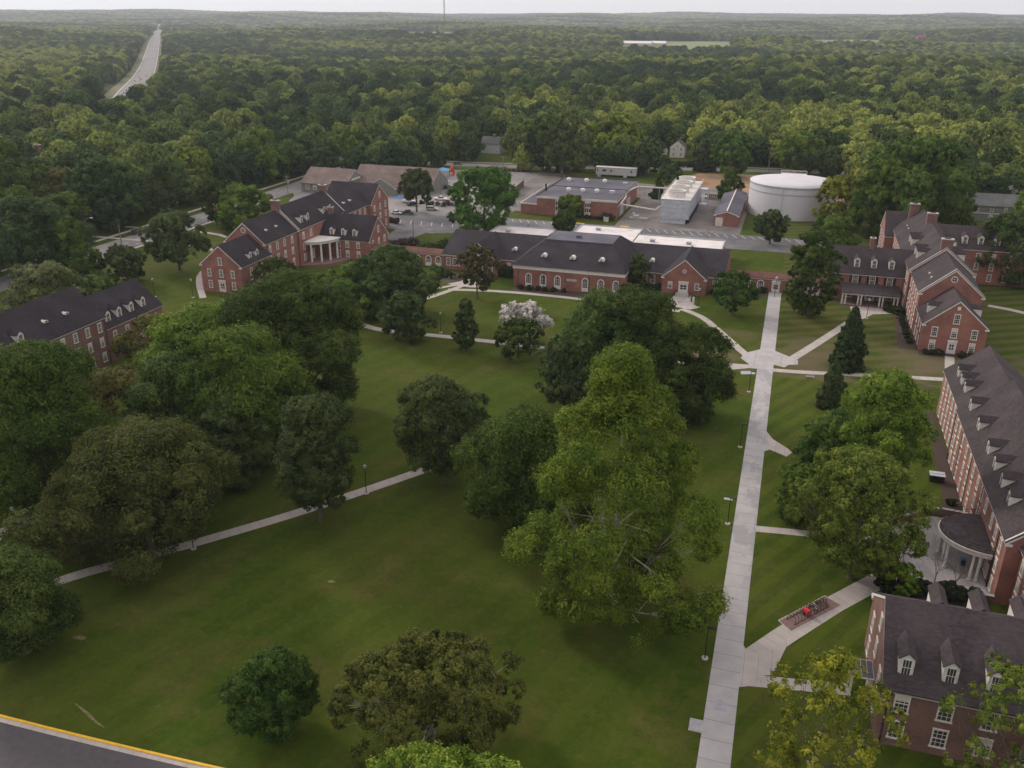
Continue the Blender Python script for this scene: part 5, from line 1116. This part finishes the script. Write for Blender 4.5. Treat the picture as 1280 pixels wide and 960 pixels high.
# ---- quad trees
put(764,772,442,226,'syc',(.074,.102,.019),'tallest tree, bright green sycamore with pale limbs in centre of the lawn',11,cat='sycamore',name='sycamore_tree',cb=.03,bark='palebark',nl=105,irr=.40,lobe=(.15,.27),fill=.5,nb=16,dens=1.1,filler=.05)
put(655,665,520,150,'round',MD,'dark green broad tree overlapping the left side of the sycamore',12,cb=.08)
put(860,525,412,104,'round',DK,'dark dense tree behind the sycamore nearest the long walk',13,cb=.06)
put(800,508,372,125,'oval',DK,'dark tree right behind the top of the sycamore',14,cb=.06)
put(742,502,368,110,'oval',(.048,.075,.028),'loose mid green tree left behind the sycamore top',15,cb=.1,dens=.8,bark='palebark')
put(703,520,420,75,'vase',(.045,.066,.030),'thin crowned tree with pale stem showing, behind the dark broad one',16,cb=.2,dens=.6,bark='palebark')
put(783,392,357,44,'round',DK,'small dark round tree in front of the dining hall arches',17,cb=.1)
put(797,362,318,26,'oval',BG,'slim dark tree standing against the dining hall front',18,cb=.05)
put(553,603,476,118,'round',(.046,.062,.026),'round grey green tree alone on the lawn by the diagonal path',19,cb=.2,irr=.07,dens=.8,lobe=(.2,.3),filler=.5)
put(401,652,502,100,'oval',BG,'blue green oval tree on the near side of the diagonal path',20,cb=.18)
put(190,688,540,218,'round',(.064,.074,.028),'wide brownish oak beside the diagonal path at left',21,cat='oak',name='oak_tree',cb=.06,irr=.3,lobe=(.18,.28),dens=1.1)
put(375,520,348,195,'round',DK,'biggest dark tree of the left grove, nearest the open lawn',22,cb=.05)
put(265,515,388,150,'round',LG,'bright green topped tree in the middle of the left grove',23,cb=.08)
put(320,580,415,140,'oval',MD,'mid green tree below the biggest dark one in the grove',24,cb=.06)
put(225,580,452,125,'oval',(.050,.076,.026),'green tree between the brown oak and the bright topped one',25,cb=.06)
put(300,605,498,80,'oval',BG,'small blue green tree left of the lone oval tree',26,cb=.05)
put(150,560,470,120,'round',OL,'brownish tree between the left edge trees and grove',27,cb=.08)
put(205,460,397,90,'round',OL,'olive brown tree by the end of the dormered dark hall',28,cb=.08)
put(75,640,438,175,'round',MD,'tall green tree at left edge in front of the dark hall',29,cb=.05)
put(-15,620,430,150,'oval',(.040,.075,.022),'green tree cut by the left edge below the dark hall',30,cb=.06)
put(110,690,600,110,'round',OL,'low brownish tree by the path stub near left edge',31,cb=.06)
put(35,815,690,150,'round',DK,'dark tree at the left edge beside the start of the path',32,cb=.1)
put(345,915,817,102,'oval',(.036,.066,.019),'small dense dark green maple alone near bottom of lawn',33,cat='maple',name='maple_tree',cb=.06,irr=.12)
put(545,938,818,236,'spread',(.072,.078,.026),'wide leaning oak with olive brown leaves at bottom centre',34,cat='oak',name='oak_tree',cb=.2,irr=.15,lobe=(.17,.27),bark='palebark',dens=.9,nb=7,nl=100,filler=.05,lean=(-1.2,-.8))
put(560,1110,958,190,'round',(.13,.185,.035),'lime green treetop cut by the bottom edge of the picture',35,cb=.2,irr=.3,lobe=(.16,.24),dens=.8)
put(1012,1010,822,168,'round',(.145,.155,.026),'yellow green tree at bottom right beside the long walk',36,cb=.1,irr=.35,lobe=(.12,.22),dens=.5,fill=.35,nl=70,filler=.08)
put(1252,1030,835,150,'round',(.085,.110,.028),'green tree covering the corner of the nearest brick hall',37,cb=.12,irr=.3,lobe=(.13,.22),dens=.6,nl=70,filler=.1)
put(1062,722,568,140,'round',(.076,.098,.024),'large olive green tree between the long walk and right hall',38,cb=.12,irr=.25,dens=.75,lobe=(.16,.25),fill=.4,filler=.2)
put(1088,640,472,108,'oval',(.085,.128,.024),'light green tree top rising behind the large olive tree',39,cb=.1,irr=.25,dens=.8)
put(1035,610,512,84,'round',(.052,.088,.024),'green tree at the spur end left of the light topped one',40,cb=.1,dens=.8)
put(1000,650,585,70,'round',MD,'low green tree at the left foot of the large olive tree',41,cb=.08)
put(1122,742,708,46,'round',BR,'small bright shrub like tree beside the patio',42,cb=.06)
put(1058,460,384,46,'cone',(.032,.050,.026),'taller dark conifer on the striped lawn near the porch',43,cat=P_,name='conifer_tree',cb=.03,nl=80,lobe=(.2,.3),filler=.9)
put(1037,508,450,38,'cone',(.040,.056,.028),'shorter dark conifer below the taller one at path edge',44,cat=P_,name='conifer_tree',cb=.02,nl=70,filler=.9)
put(510,428,368,60,'oval',(.046,.066,.030),'round dark tree standing on the upper path at left',45,cb=.12)
put(583,438,376,40,'pyr',BG,'small pyramidal tree between the round tree and white blossoms',46,cb=.14)
put(648,447,402,60,'round',DK,'dark round tree in front of the white blossoming one',47,cb=.12)
put(656,426,380,58,'round',(.52,.49,.46),'white blossoming tree on the lawn before the dining hall',48,cat='blossom tree',name='blossom_tree',cb=.3,dens=.55)
put(597,374,310,46,'vase',(.070,.066,.040),'open brownish vase shaped tree before the left gable entrance',49,cb=.24,dens=.5)
put(915,394,342,60,'round',(.042,.078,.022),'round green tree on lawn beside dining hall right gable',50,cb=.22)
put(1008,396,288,60,'oval',(.048,.074,.022),'tall green tree against the right end of brick arcade',51,cb=.06)
put(962,305,264,44,'round',BG,'small dark tree by the parking strip left of the tank foot',52,cb=.2)
put(1035,330,272,60,'round',MD,'green tree in front of the storage tank right side',53,cb=.08)
put(1052,285,217,66,'round',(.125,.130,.026),'yellow green tree overlapping the storage tank edge',54,cb=.1)
put(1138,300,174,132,'round',(.050,.082,.024),'huge green tree mass behind the right hall chimneys',55,cb=.06,irr=.15)
put(1100,302,200,80,'oval',MD,'green tree between the yellow green one and the huge mass',56,cb=.06)
put(606,296,213,88,'oval',(.040,.082,.022),'big bright green maple above the dining hall left roof',57,cat='maple',name='maple_tree',cb=.06)
put(521,265,213,48,'spread',(.046,.060,.028),'leaning dark tree standing amid the parked cars',58,cb=.3)
put(712,272,245,32,'round',(.075,.110,.026),'small light green tree against heating plant front',59,cb=.1)
put(705,290,266,30,'round',DK,'low dark tree at the parking strip before the plant',60,cb=.08)
put(225,338,268,68,'round',(.040,.058,.026),'round dark tree on the grass left of the gabled brick hall',61,cb=.2)
put(306,290,233,60,'round',LG,'round light green tree behind the left end of brick hall',62,cb=.1)
put(272,282,226,44,'oval',DK,'dark tree left of the round light green one',63,cb=.12)
put(97,352,276,72,'pyr',MD,'green pyramidal tree beside the left street light',64,cb=.06)
put(160,352,306,50,'round',BG,'small dark loose tree at the street edge below the cars',65,cb=.08,dens=.7)
put(60,392,333,105,'spread',(.085,.098,.056),'pale grey green tree behind the dark dormered hall',66,cb=.08)
put(120,385,345,70,'round',(.055,.085,.028),'low green tree right of the pale grey green one',67,cb=.08)
put(495,392,312,95,'oval',(.042,.066,.028),'green tree right of the brick hall terrace',68,cb=.06)
put(440,372,330,70,'round',LG,'low bright green tree below the porch columns',69,cb=.06)
put(410,385,345,60,'round',MD,'low mid green tree hiding the foot of left hall',70,cb=.06)
put(345,370,325,55,'round',DK,'dark low tree against the left hall south wall',71,cb=.06)
put(430,402,352,60,'oval',(.06,.10,.028),'yellowish green narrow tree behind the grove top',72,cb=.06)
put(1262,352,272,110,'round',(.046,.070,.026),'big green tree at the right edge above the lawn',73,cb=.08)
put(1285,330,240,70,'round',BR,'bright green tree cut by right edge near apartments',74,cb=.08)
put(440,198,160,46,'round',(.105,.150,.028),'bright lime tree beyond the brown roofs on far street',75,cb=.2)
put(702,222,140,76,'vase',(.058,.080,.032),'tall open elm behind the heating plant left corner',76,cb=.22,dens=.65,cat='elm',name='elm_tree')
put(770,206,144,66,'round',(.120,.155,.028),'bright yellow green tree beyond the street above trailer',77,cb=.14)
put(915,222,166,54,'oval',(.046,.082,.024),'green tree in the bare dirt behind the shed',78,cb=.12)
put(880,214,176,28,'cone',(.032,.044,.028),'dark conifer beside the white two storey house',79,cat=P_,name='conifer_tree',cb=.04,nl=45)
put(996,216,168,64,'round',LG,'light green round tree behind the storage tank',80,cb=.1)
put(911,252,210,34,'pyr',MD,'small green tree standing over the pump shed',81,cb=.1)
put(822,248,222,18,'cone',DK,'small slim conifer between plant and cooling tower',82,cat=P_,name='conifer_tree',cb=.04,nl=35)
put(838,232,206,28,'round',(.044,.062,.028),'low dark tree left of the cooling tower back end',83,cb=.08)
put(247,250,186,62,'oval',(.100,.130,.028),'yellow green tree above the left street by grey stems',84,cb=.1)
put(138,285,202,96,'oval',(.032,.062,.026),'large dark green tree above the left street cars',85,cb=.06)
put(190,272,232,55,'spread',(.040,.058,.030),'low dark spreading tree on verge behind the parked suv',86,cb=.25)
put(42,345,250,130,'round',(.036,.060,.028),'big dark tree at far left above the pale grey green one',87,cb=.05)
put(20,270,180,90,'round',MD,'green tree at left edge over the dormered building corner',88,cb=.05)
put(330,228,160,60,'oval',(.075,.115,.028),'light green tree behind the left hall near far street',89,cb=.06)
put(400,225,182,40,'round',(.034,.052,.030),'dark blue green tree left of the brown roofed building',90,cb=.06)
put(805,458,420,30,'round',DK,'low dark tree hidden in the clump behind the sycamore',91,cb=.05)
put(1190,470,462,4,'round',MD,'tiny sapling at the gable end walk',92,cb=.1)
put(1000,392,370,26,'round',LG,'young light green tree at the foot of tall arcade tree',93,cb=.1)
TREES[-2].name = 'sapling'
# ---- shrubs
SH = []
for i in range(3):
    V, Fq, v, lb = crown_data(300+i, 1.2, .1, 1.7, 'round', 16, 12, 12, .17, lobe=(.3,.42)); SH.append(np_mesh('shrub', V, Fq, 'leaf', v))
sr_ = random.Random(3)
def shrub(x, y, s, color, label, group, z=0):
    o = bpy.data.objects.new('shrub', SH[sr_.randrange(3)]); link(o); o.location = (x,y,z); o.scale = (s,s,s*sr_.uniform(.8,1.1)); o.rotation_euler = (0,0,sr_.uniform(0,6)); o.color = (*color,1); tag(o, label, 'shrub', group)
def row(p, q, n, s, color, label, group):
    for i in range(n): t = (i+.5)/n; shrub(p[0]+(q[0]-p[0])*t+sr_.uniform(-.3,.3), p[1]+(q[1]-p[1])*t+sr_.uniform(-.3,.3), s*sr_.uniform(.8,1.2), color, label, group)
row((34,211),(38.3,211),3,.8,DK,'low dark shrub left of the door at the right hall gable end','shrubs left of the right hall gable door')
row((41.8,211),(46.5,211),3,.8,DK,'low dark shrub right of the door at the right hall gable end','shrubs right of the right hall gable door')
row((28.5,243),(32,240),5,1.0,DK,'dark shrub in the bed before the white pillared porch','shrubs by the pillared porch')
row((31.6,216),(31.6,236),6,.8,DK,'shrub at the foot of the right hall side wall','shrubs along the right hall side')
row((-71,231.5),(-56,232),6,.8,DK,'low shrub under the arched windows of dining hall','shrubs under the arched windows')
row((-39,243),(-32,242.5),5,1.1,DK,'dark shrub by the dining hall right gable','shrubs by the right gable')
row((-17.5,243.5),(-3,250),7,1.0,DK,'dark shrub along the dining hall right end and arcade','shrubs at the arcade')
row((-79,242.5),(-74,242.5),4,1.5,DK,'large dark shrub right of the left gable entrance','shrubs right of the left gable')
row((-98,240),(-92,236),6,1.1,DK,'dark shrub in the mulch left of the left gable entrance','shrubs left of the left gable')
row((18.5,111),(30.5,111),8,1.1,(.035,.045,.022),'dark shrub in the bed between patio and nearest hall','shrubs between patio and near hall')
row((30,138),(31.6,138),2,.7,DK,'small shrub at the corner of right hall by patio wall','shrubs by the patio wall')
row((-76,331),(-67,330),5,.8,DK,'shrub along the heating plant front','shrubs at the plant')
row((-66,329),(-63,329),2,1.3,(.05,.06,.035),'rounded shrub at the heating plant corner','shrubs at the plant corner')
row((-58,383),(-50,383),6,1.1,DK,'round dark shrub in the row behind the pipe loop','shrubs behind the pipe loop')
row((-128,247),(-120,250),3,1.2,LG,'light shrub at the left arcade by the brick hall','shrubs at the left arcade')
row((-112,262),(-103,276),8,1.8,(.07,.11,.03),'large green shrub behind the left arcade','shrubs behind the left arcade')
row((-125,262),(-118,270),4,1.6,(.075,.06,.05),'brownish shrub by the lane behind the left arcade','brown shrubs behind the left arcade')
row((-147,303),(-137,298),4,1.2,(.07,.055,.04),'small brown shrub by the hall end at the lot','shrubs at the hall end')
for px,py in zip((535,540,547,554,560),(258,256,257,258,257)): shrub(*g(px,py), .9, OL, 'rounded shrub on the island between lot and lane', 'shrubs on the parking island')
row((-44,471),(-72,466),10,1.7,DK,'dark clipped shrub of the hedge before the white houses','hedge shrubs before the houses')
row((-128,447),(-116,449),4,1.6,DK,'dark shrub by the far street under the elm','shrubs under the elm')
# small bare tree on the patio edge
for (px, py, lb_, s_) in ((1168,728,'small bare branched tree on patio below the rounded porch',1.0),(1193,735,'smaller leafless tree right of the other on the patio edge',.8)):
    x, y = g(px, py); rr = random.Random(px); m_ = MB(); m_.tube((0,0,0),(0,0,1.2),.09,.07,6)
    def br(p, d, L_, r_, k):
        q = p + d*L_; m_.tube(p, q, r_, r_*.55, 4)
        if k:
            for _ in range(3): br(q, (d+Vector((rr.uniform(-.8,.8),rr.uniform(-.8,.8),rr.uniform(-.1,.4)))).normalized(), L_*.72, r_*.55, k-1)
    for _ in range(4): br(Vector((0,0,1.1)), Vector((rr.uniform(-.7,.7),rr.uniform(-.7,.7),1)).normalized(), 1.3*s_, .055, 3)
    t = thing('bare_tree', lb_, 'tree', (x,y,0), 'bare trees on the patio'); part('branches', m_, 'bark', t, local=True)

# ---- town trees: copies of a few kinds
PR = []
PSPEC = [('round',MD),('oval',DK),('round',LG),('spread',OL),('oval',MD),('pyr',DK),('round',DK),('vase',MD),('cone',(.028,.042,.026))]
def proto_mesh(i, nl, ns, nlf, ls, mt='leaf'):
    V, Fq, v, lb = crown_data(500+i, 6.0, 1.6 if PSPEC[i][0] != 'cone' else .5, 14.0, PSPEC[i][0], nl, ns, nlf, ls, irr=.2, lobe=(.24,.36)); return np_mesh('crown', V, Fq, mt, v), lb
occ = []      # kept clear
def rect(x0,x1,y0,y1): occ.append((x0,x1,y0,y1))
for r_ in ((-228,-165,150,340),(-225,-203,330,440),(-175,-97,290,425),(-101,30,290,400),(-52,28,384,455),(-105,-52,378,432),(-165,-98,180,300),(-100,50,0,290),(20,85,60,312),(-165,-100,0,300),(-210,-143,335,380),(60,115,366,390)): rect(*r_)
clear_px = []
for cx_, cy_, rr_ in ((613,190,3.0),(846,195,2),(822,196,1.5),(28,185,0),(190,155,0)): clear_px.append(g(cx_,cy_))
streets = [Vector(p) for p in [(-420,420),(-330,432),(-222,438),(-150,440),(-46,464),(60,480),(200,500)]]
def segd(p, pts):
    b = 1e9
    for i in range(len(pts)-1):
        a, c = pts[i], pts[i+1]; ab = c-a; t = max(0, min(1, (p-a).dot(ab)/ab.length_squared)); b = min(b, (p-(a+ab*t)).length)
    return b
rng = random.Random(21)
def inview(x, y, m=1.08):
    c, s = math.cos(YAW), math.sin(YAW); X, Y = x*c+y*s, -x*s+y*c
    return Y > 40 and abs(X) < (Y*.93+40)*.62*m+12
def free(x, y, r):
    for a,b,c,d in occ:
        if a-r*.5 < x < b+r*.5 and c-r*.5 < y < d+r*.5: return False
    p = Vector((x,y))
    if segd(p, streets) < 8+r*.6: return False
    # houses must be seen over a short front garden
    for q in HOUSES:
        if abs(x-q[0]-(y-q[1])*q[0]/q[1]) < 13 and -50 < y-q[1] < 14: return False
    return True
HOUSES = [g(613,188), g(846,192), g(824,195)]
grid = {}
def ok_space(x, y, d):
    k = (int(x//8), int(y//8))
    for i in (-1,0,1):
        for j in (-1,0,1):
            for (a,b,r) in grid.get((k[0]+i,k[1]+j), ()):
                if (a-x)**2+(b-y)**2 < (d+r)**2: return False
    return True
for t in TREES:
    x, y = t.location.x, t.location.y; grid.setdefault((int(x//8), int(y//8)), []).append((x,y,4))
HW2 = [HWY[i] for i in range(0, len(HWY), 3)]
cand = []
for _ in range(60000):
    x, y = rng.uniform(-620, 420), rng.uniform(120, 640)
    if not inview(x, y): continue
    R_ = rng.uniform(4.2, 7.8)
    if not free(x, y, R_): continue
    if not ok_space(x, y, R_*.5+.8): continue
    if segd(Vector((x,y)), HW2) < 20: continue
    q_ = pyof(x, y, 0)
    if any(a < q_[0] < b and c < q_[1] < d for a, b, c, d in ((120,170,0,156),(585,645,183,240),(812,878,185,232),(1190,1300,262,330),(30,85,165,202),(395,425,170,205),(178,206,160,188))): continue
    grid.setdefault((int(x//8), int(y//8)), []).append((x,y,R_*.5)); cand.append((depth(x,y), x, y, R_))
cand.sort(); NIND = 296 - len(TREES); ind = cand[:NIND]; rest = cand[NIND:]
for i, (sh_, c_) in enumerate(PSPEC): PR.append(None)
CN = {0:'mid green round',1:'dark oval',2:'light green round',3:'olive spreading',4:'mid green oval',5:'dark pyramidal',6:'dark round',7:'open vase shaped',8:'dark conifer'}
cm = [proto_mesh(i, 34, 16, 9, .42) for i in range(9)]; tm = [trunk_mesh(cm[i][1], .32, 1.8, 12.5, 40+i, 'bark', 5) for i in range(9)]
def zone(x, y):
    if y > 430: return 'beyond the far street', 'beyond the far street'
    if x < -203: return 'among the woods left of the street', 'left of the left street'
    if x > 28: return 'in the woods behind the right halls', 'behind the right halls'
    return 'near the parking lot and yards', 'by the lot and yards'
for d_, x, y, R_ in ind:
    k = rng.choices(range(9), [5,4,3,1.5,4,2,3,1.5,.7])[0]; c_ = PSPEC[k][1]; f_ = rng.uniform(1.05,1.7); zn = zone(x, y)
    r = thing('conifer_tree' if k == 8 else 'broadleaf_tree', '%s tree %s' % (CN[k], zn[0]), 'conifer' if k == 8 else 'tree', (x,y,0), '%s trees %s' % (CN[k], zn[1]), rng.uniform(0,6.28))
    s_ = R_/6.0; r.scale = (s_, s_, s_*rng.uniform(.85,1.15)) if k != 8 else (s_*.6, s_*.6, s_*1.0)
    o = bpy.data.objects.new('crown', cm[k][0]); link(o, r); o.color = tuple(c*f_*(1 if q_ < 2 else .7) for q_, c in enumerate(c_))+(1,)
    o2 = bpy.data.objects.new('trunk', tm[k]); link(o2, r); TREES.append(r)
print('trees', len(TREES), 'rest', len(rest))

# ---- the far woods: one object, crowns scattered over the land
def woods():
    pts = [(x, y, R_/6*1.12) for _, x, y, R_ in rest[4:]]; r = np.random.RandomState(4)
    bands = [(640,1300,9.4),(1300,2400,11.5),(2400,4200,15),(4200,11000,28)]
    xs = []
    for a, b, sp in bands:
        n = int((b*b-a*a)*.70/(sp*sp)); rad = np.sqrt(r.uniform(a*a, b*b, n)); az = r.uniform(-.62, .62, n) + YAW + math.pi/2
        x, y = rad*np.cos(az), rad*np.sin(az); s = np.full(n, sp/8.2)*r.uniform(.65, 1.45, n); xs.append(np.stack([x,y,s],1))
    A_ = np.concatenate(xs); keep = np.ones(len(A_), bool)
    hw = np.array([(p.x,p.y) for p in HW2]); 
    for i in range(len(hw)-1):
        a, c = hw[i], hw[i+1]; ab = c-a; t = np.clip(((A_[:,:2]-a)@ab)/(ab@ab), 0, 1); d = np.linalg.norm(A_[:,:2]-(a+t[:,None]*ab), axis=1); keep &= d > 30
    keep &= ~((A_[:,1] < 640) & (A_[:,0] > -620) & (A_[:,0] < 420) & (A_[:,1] > 120))
    PXY = np.array([pyof(x, y, hgt(x, y)) if k else (0,0) for (x, y, _), k in zip(A_, keep)])
    keep &= ~((PXY[:,0] > 118) & (PXY[:,0] < 172) & (PXY[:,1] > 105) & (PXY[:,1] < 156))
    for x0, y0, x1, y1 in FIELDS:
        wob = 5*np.sin(A_[:,0]*.01); D_ = np.hypot(A_[:,0],A_[:,1]); keep &= ~((PXY[:,0] > x0+wob) & (PXY[:,0] < x1+wob) & (PXY[:,1] > y0) & (PXY[:,1] < y1 + 19*1193/D_))
    A_ = A_[keep]; A_ = np.concatenate([np.array(pts), A_]) if pts else A_
    Z = np.array([hgt(x, y) for x, y in A_[:,:2]])
    me = bpy.data.meshes.new('woods_points'); me.vertices.add(len(A_)); me.vertices.foreach_set('co', np.stack([A_[:,0],A_[:,1],Z],1).astype(np.float32).ravel())
    a = me.attributes.new('sc','FLOAT_VECTOR','POINT'); hz = r.uniform(.8,1.3,len(A_)); 
    szz = np.minimum(A_[:,2], 1.45)*hz*1.0
    a.data.foreach_set('vector', np.stack([A_[:,2],A_[:,2],szz],1).astype(np.float32).ravel())
    a = me.attributes.new('ro','FLOAT','POINT'); a.data.foreach_set('value', r.uniform(0,6.28,len(A_)).astype(np.float32))
    a = me.attributes.new('ix','INT','POINT'); a.data.foreach_set('value', r.randint(0,4,len(A_)).astype(np.int32))
    o = bpy.data.objects.new('woods', me); link(o); tag(o, 'continuous woodland of mixed green trees stretching to the hazy horizon', 'woods', None, 'stuff')
    # crowns of low detail live inside the node tree's own objects: real trees standing in the woods
    srcs = []
    for j, i in enumerate((0,1,2,4)):
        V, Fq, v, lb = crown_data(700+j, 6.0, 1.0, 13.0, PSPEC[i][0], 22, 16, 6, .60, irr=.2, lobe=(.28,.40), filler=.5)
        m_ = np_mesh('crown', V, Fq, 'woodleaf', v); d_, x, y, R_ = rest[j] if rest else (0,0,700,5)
        rt = thing('broadleaf_tree', 'green tree standing at the near edge of the far woodland', 'tree', (x,y,hgt(x,y)), 'trees at the woodland edge', j*1.7); rt.scale = (R_/6,R_/6,R_/6*1.1)
        t = bpy.data.objects.new('crown', m_); link(t, rt); srcs.append(t); k_ = bpy.data.objects.new('trunk', tm[i]); link(k_, rt)
    print('woods', len(A_), xs and 0)
    ng = bpy.data.node_groups.new('scatter', 'GeometryNodeTree'); ng.interface.new_socket('Geometry', in_out='INPUT', socket_type='NodeSocketGeometry'); ng.interface.new_socket('Geometry', in_out='OUTPUT', socket_type='NodeSocketGeometry')
    n = ng.nodes; l = ng.links; gi = n.new('NodeGroupInput'); go = n.new('NodeGroupOutput'); iop = n.new('GeometryNodeInstanceOnPoints')
    jn = n.new('GeometryNodeJoinGeometry'); 
    for s_ in reversed(srcs):
        oi = n.new('GeometryNodeObjectInfo'); oi.inputs['Object'].default_value = s_; oi.inputs['As Instance'].default_value = True; l.new(oi.outputs['Geometry'], jn.inputs[0])
    def na(nm, tp):
        q = n.new('GeometryNodeInputNamedAttribute'); q.data_type = tp; q.inputs['Name'].default_value = nm; return q.outputs['Attribute']
    l.new(gi.outputs[0], iop.inputs['Points']); l.new(jn.outputs[0], iop.inputs['Instance']); iop.inputs['Pick Instance'].default_value = True
    l.new(na('ix','INT'), iop.inputs['Instance Index']); l.new(na('sc','FLOAT_VECTOR'), iop.inputs['Scale'])
    cx = n.new('ShaderNodeCombineXYZ'); l.new(na('ro','FLOAT'), cx.inputs[2]); l.new(cx.outputs[0], iop.inputs['Rotation']); l.new(iop.outputs[0], go.inputs[0])
    md_ = o.modifiers.new('scatter','NODES'); md_.node_group = ng
woods()

# ------------------------------------------------------------------ haze
hz = bpy.data.meshes.new('haze'); b8 = MB().box(-16000,16000,-16000,16000,-60,420); o = bpy.data.objects.new('haze', b8.mesh('haze', [])); link(o); tag(o, 'thin pale haze lying over the whole countryside', 'haze', None, 'stuff')
hm = bpy.data.materials.new('haze_air'); hm.use_nodes = True; hn = hm.node_tree; hn.nodes.remove(hn.nodes['Principled BSDF'])
pv = hn.nodes.new('ShaderNodeVolumePrincipled'); pv.inputs['Density'].default_value = 7.5e-5; pv.inputs['Color'].default_value = (.80,.86,.95,1); pv.inputs['Anisotropy'].default_value = .25
hn.links.new(pv.outputs[0], hn.nodes['Material Output'].inputs['Volume']); o.data.materials.clear(); o.data.materials.append(hm)
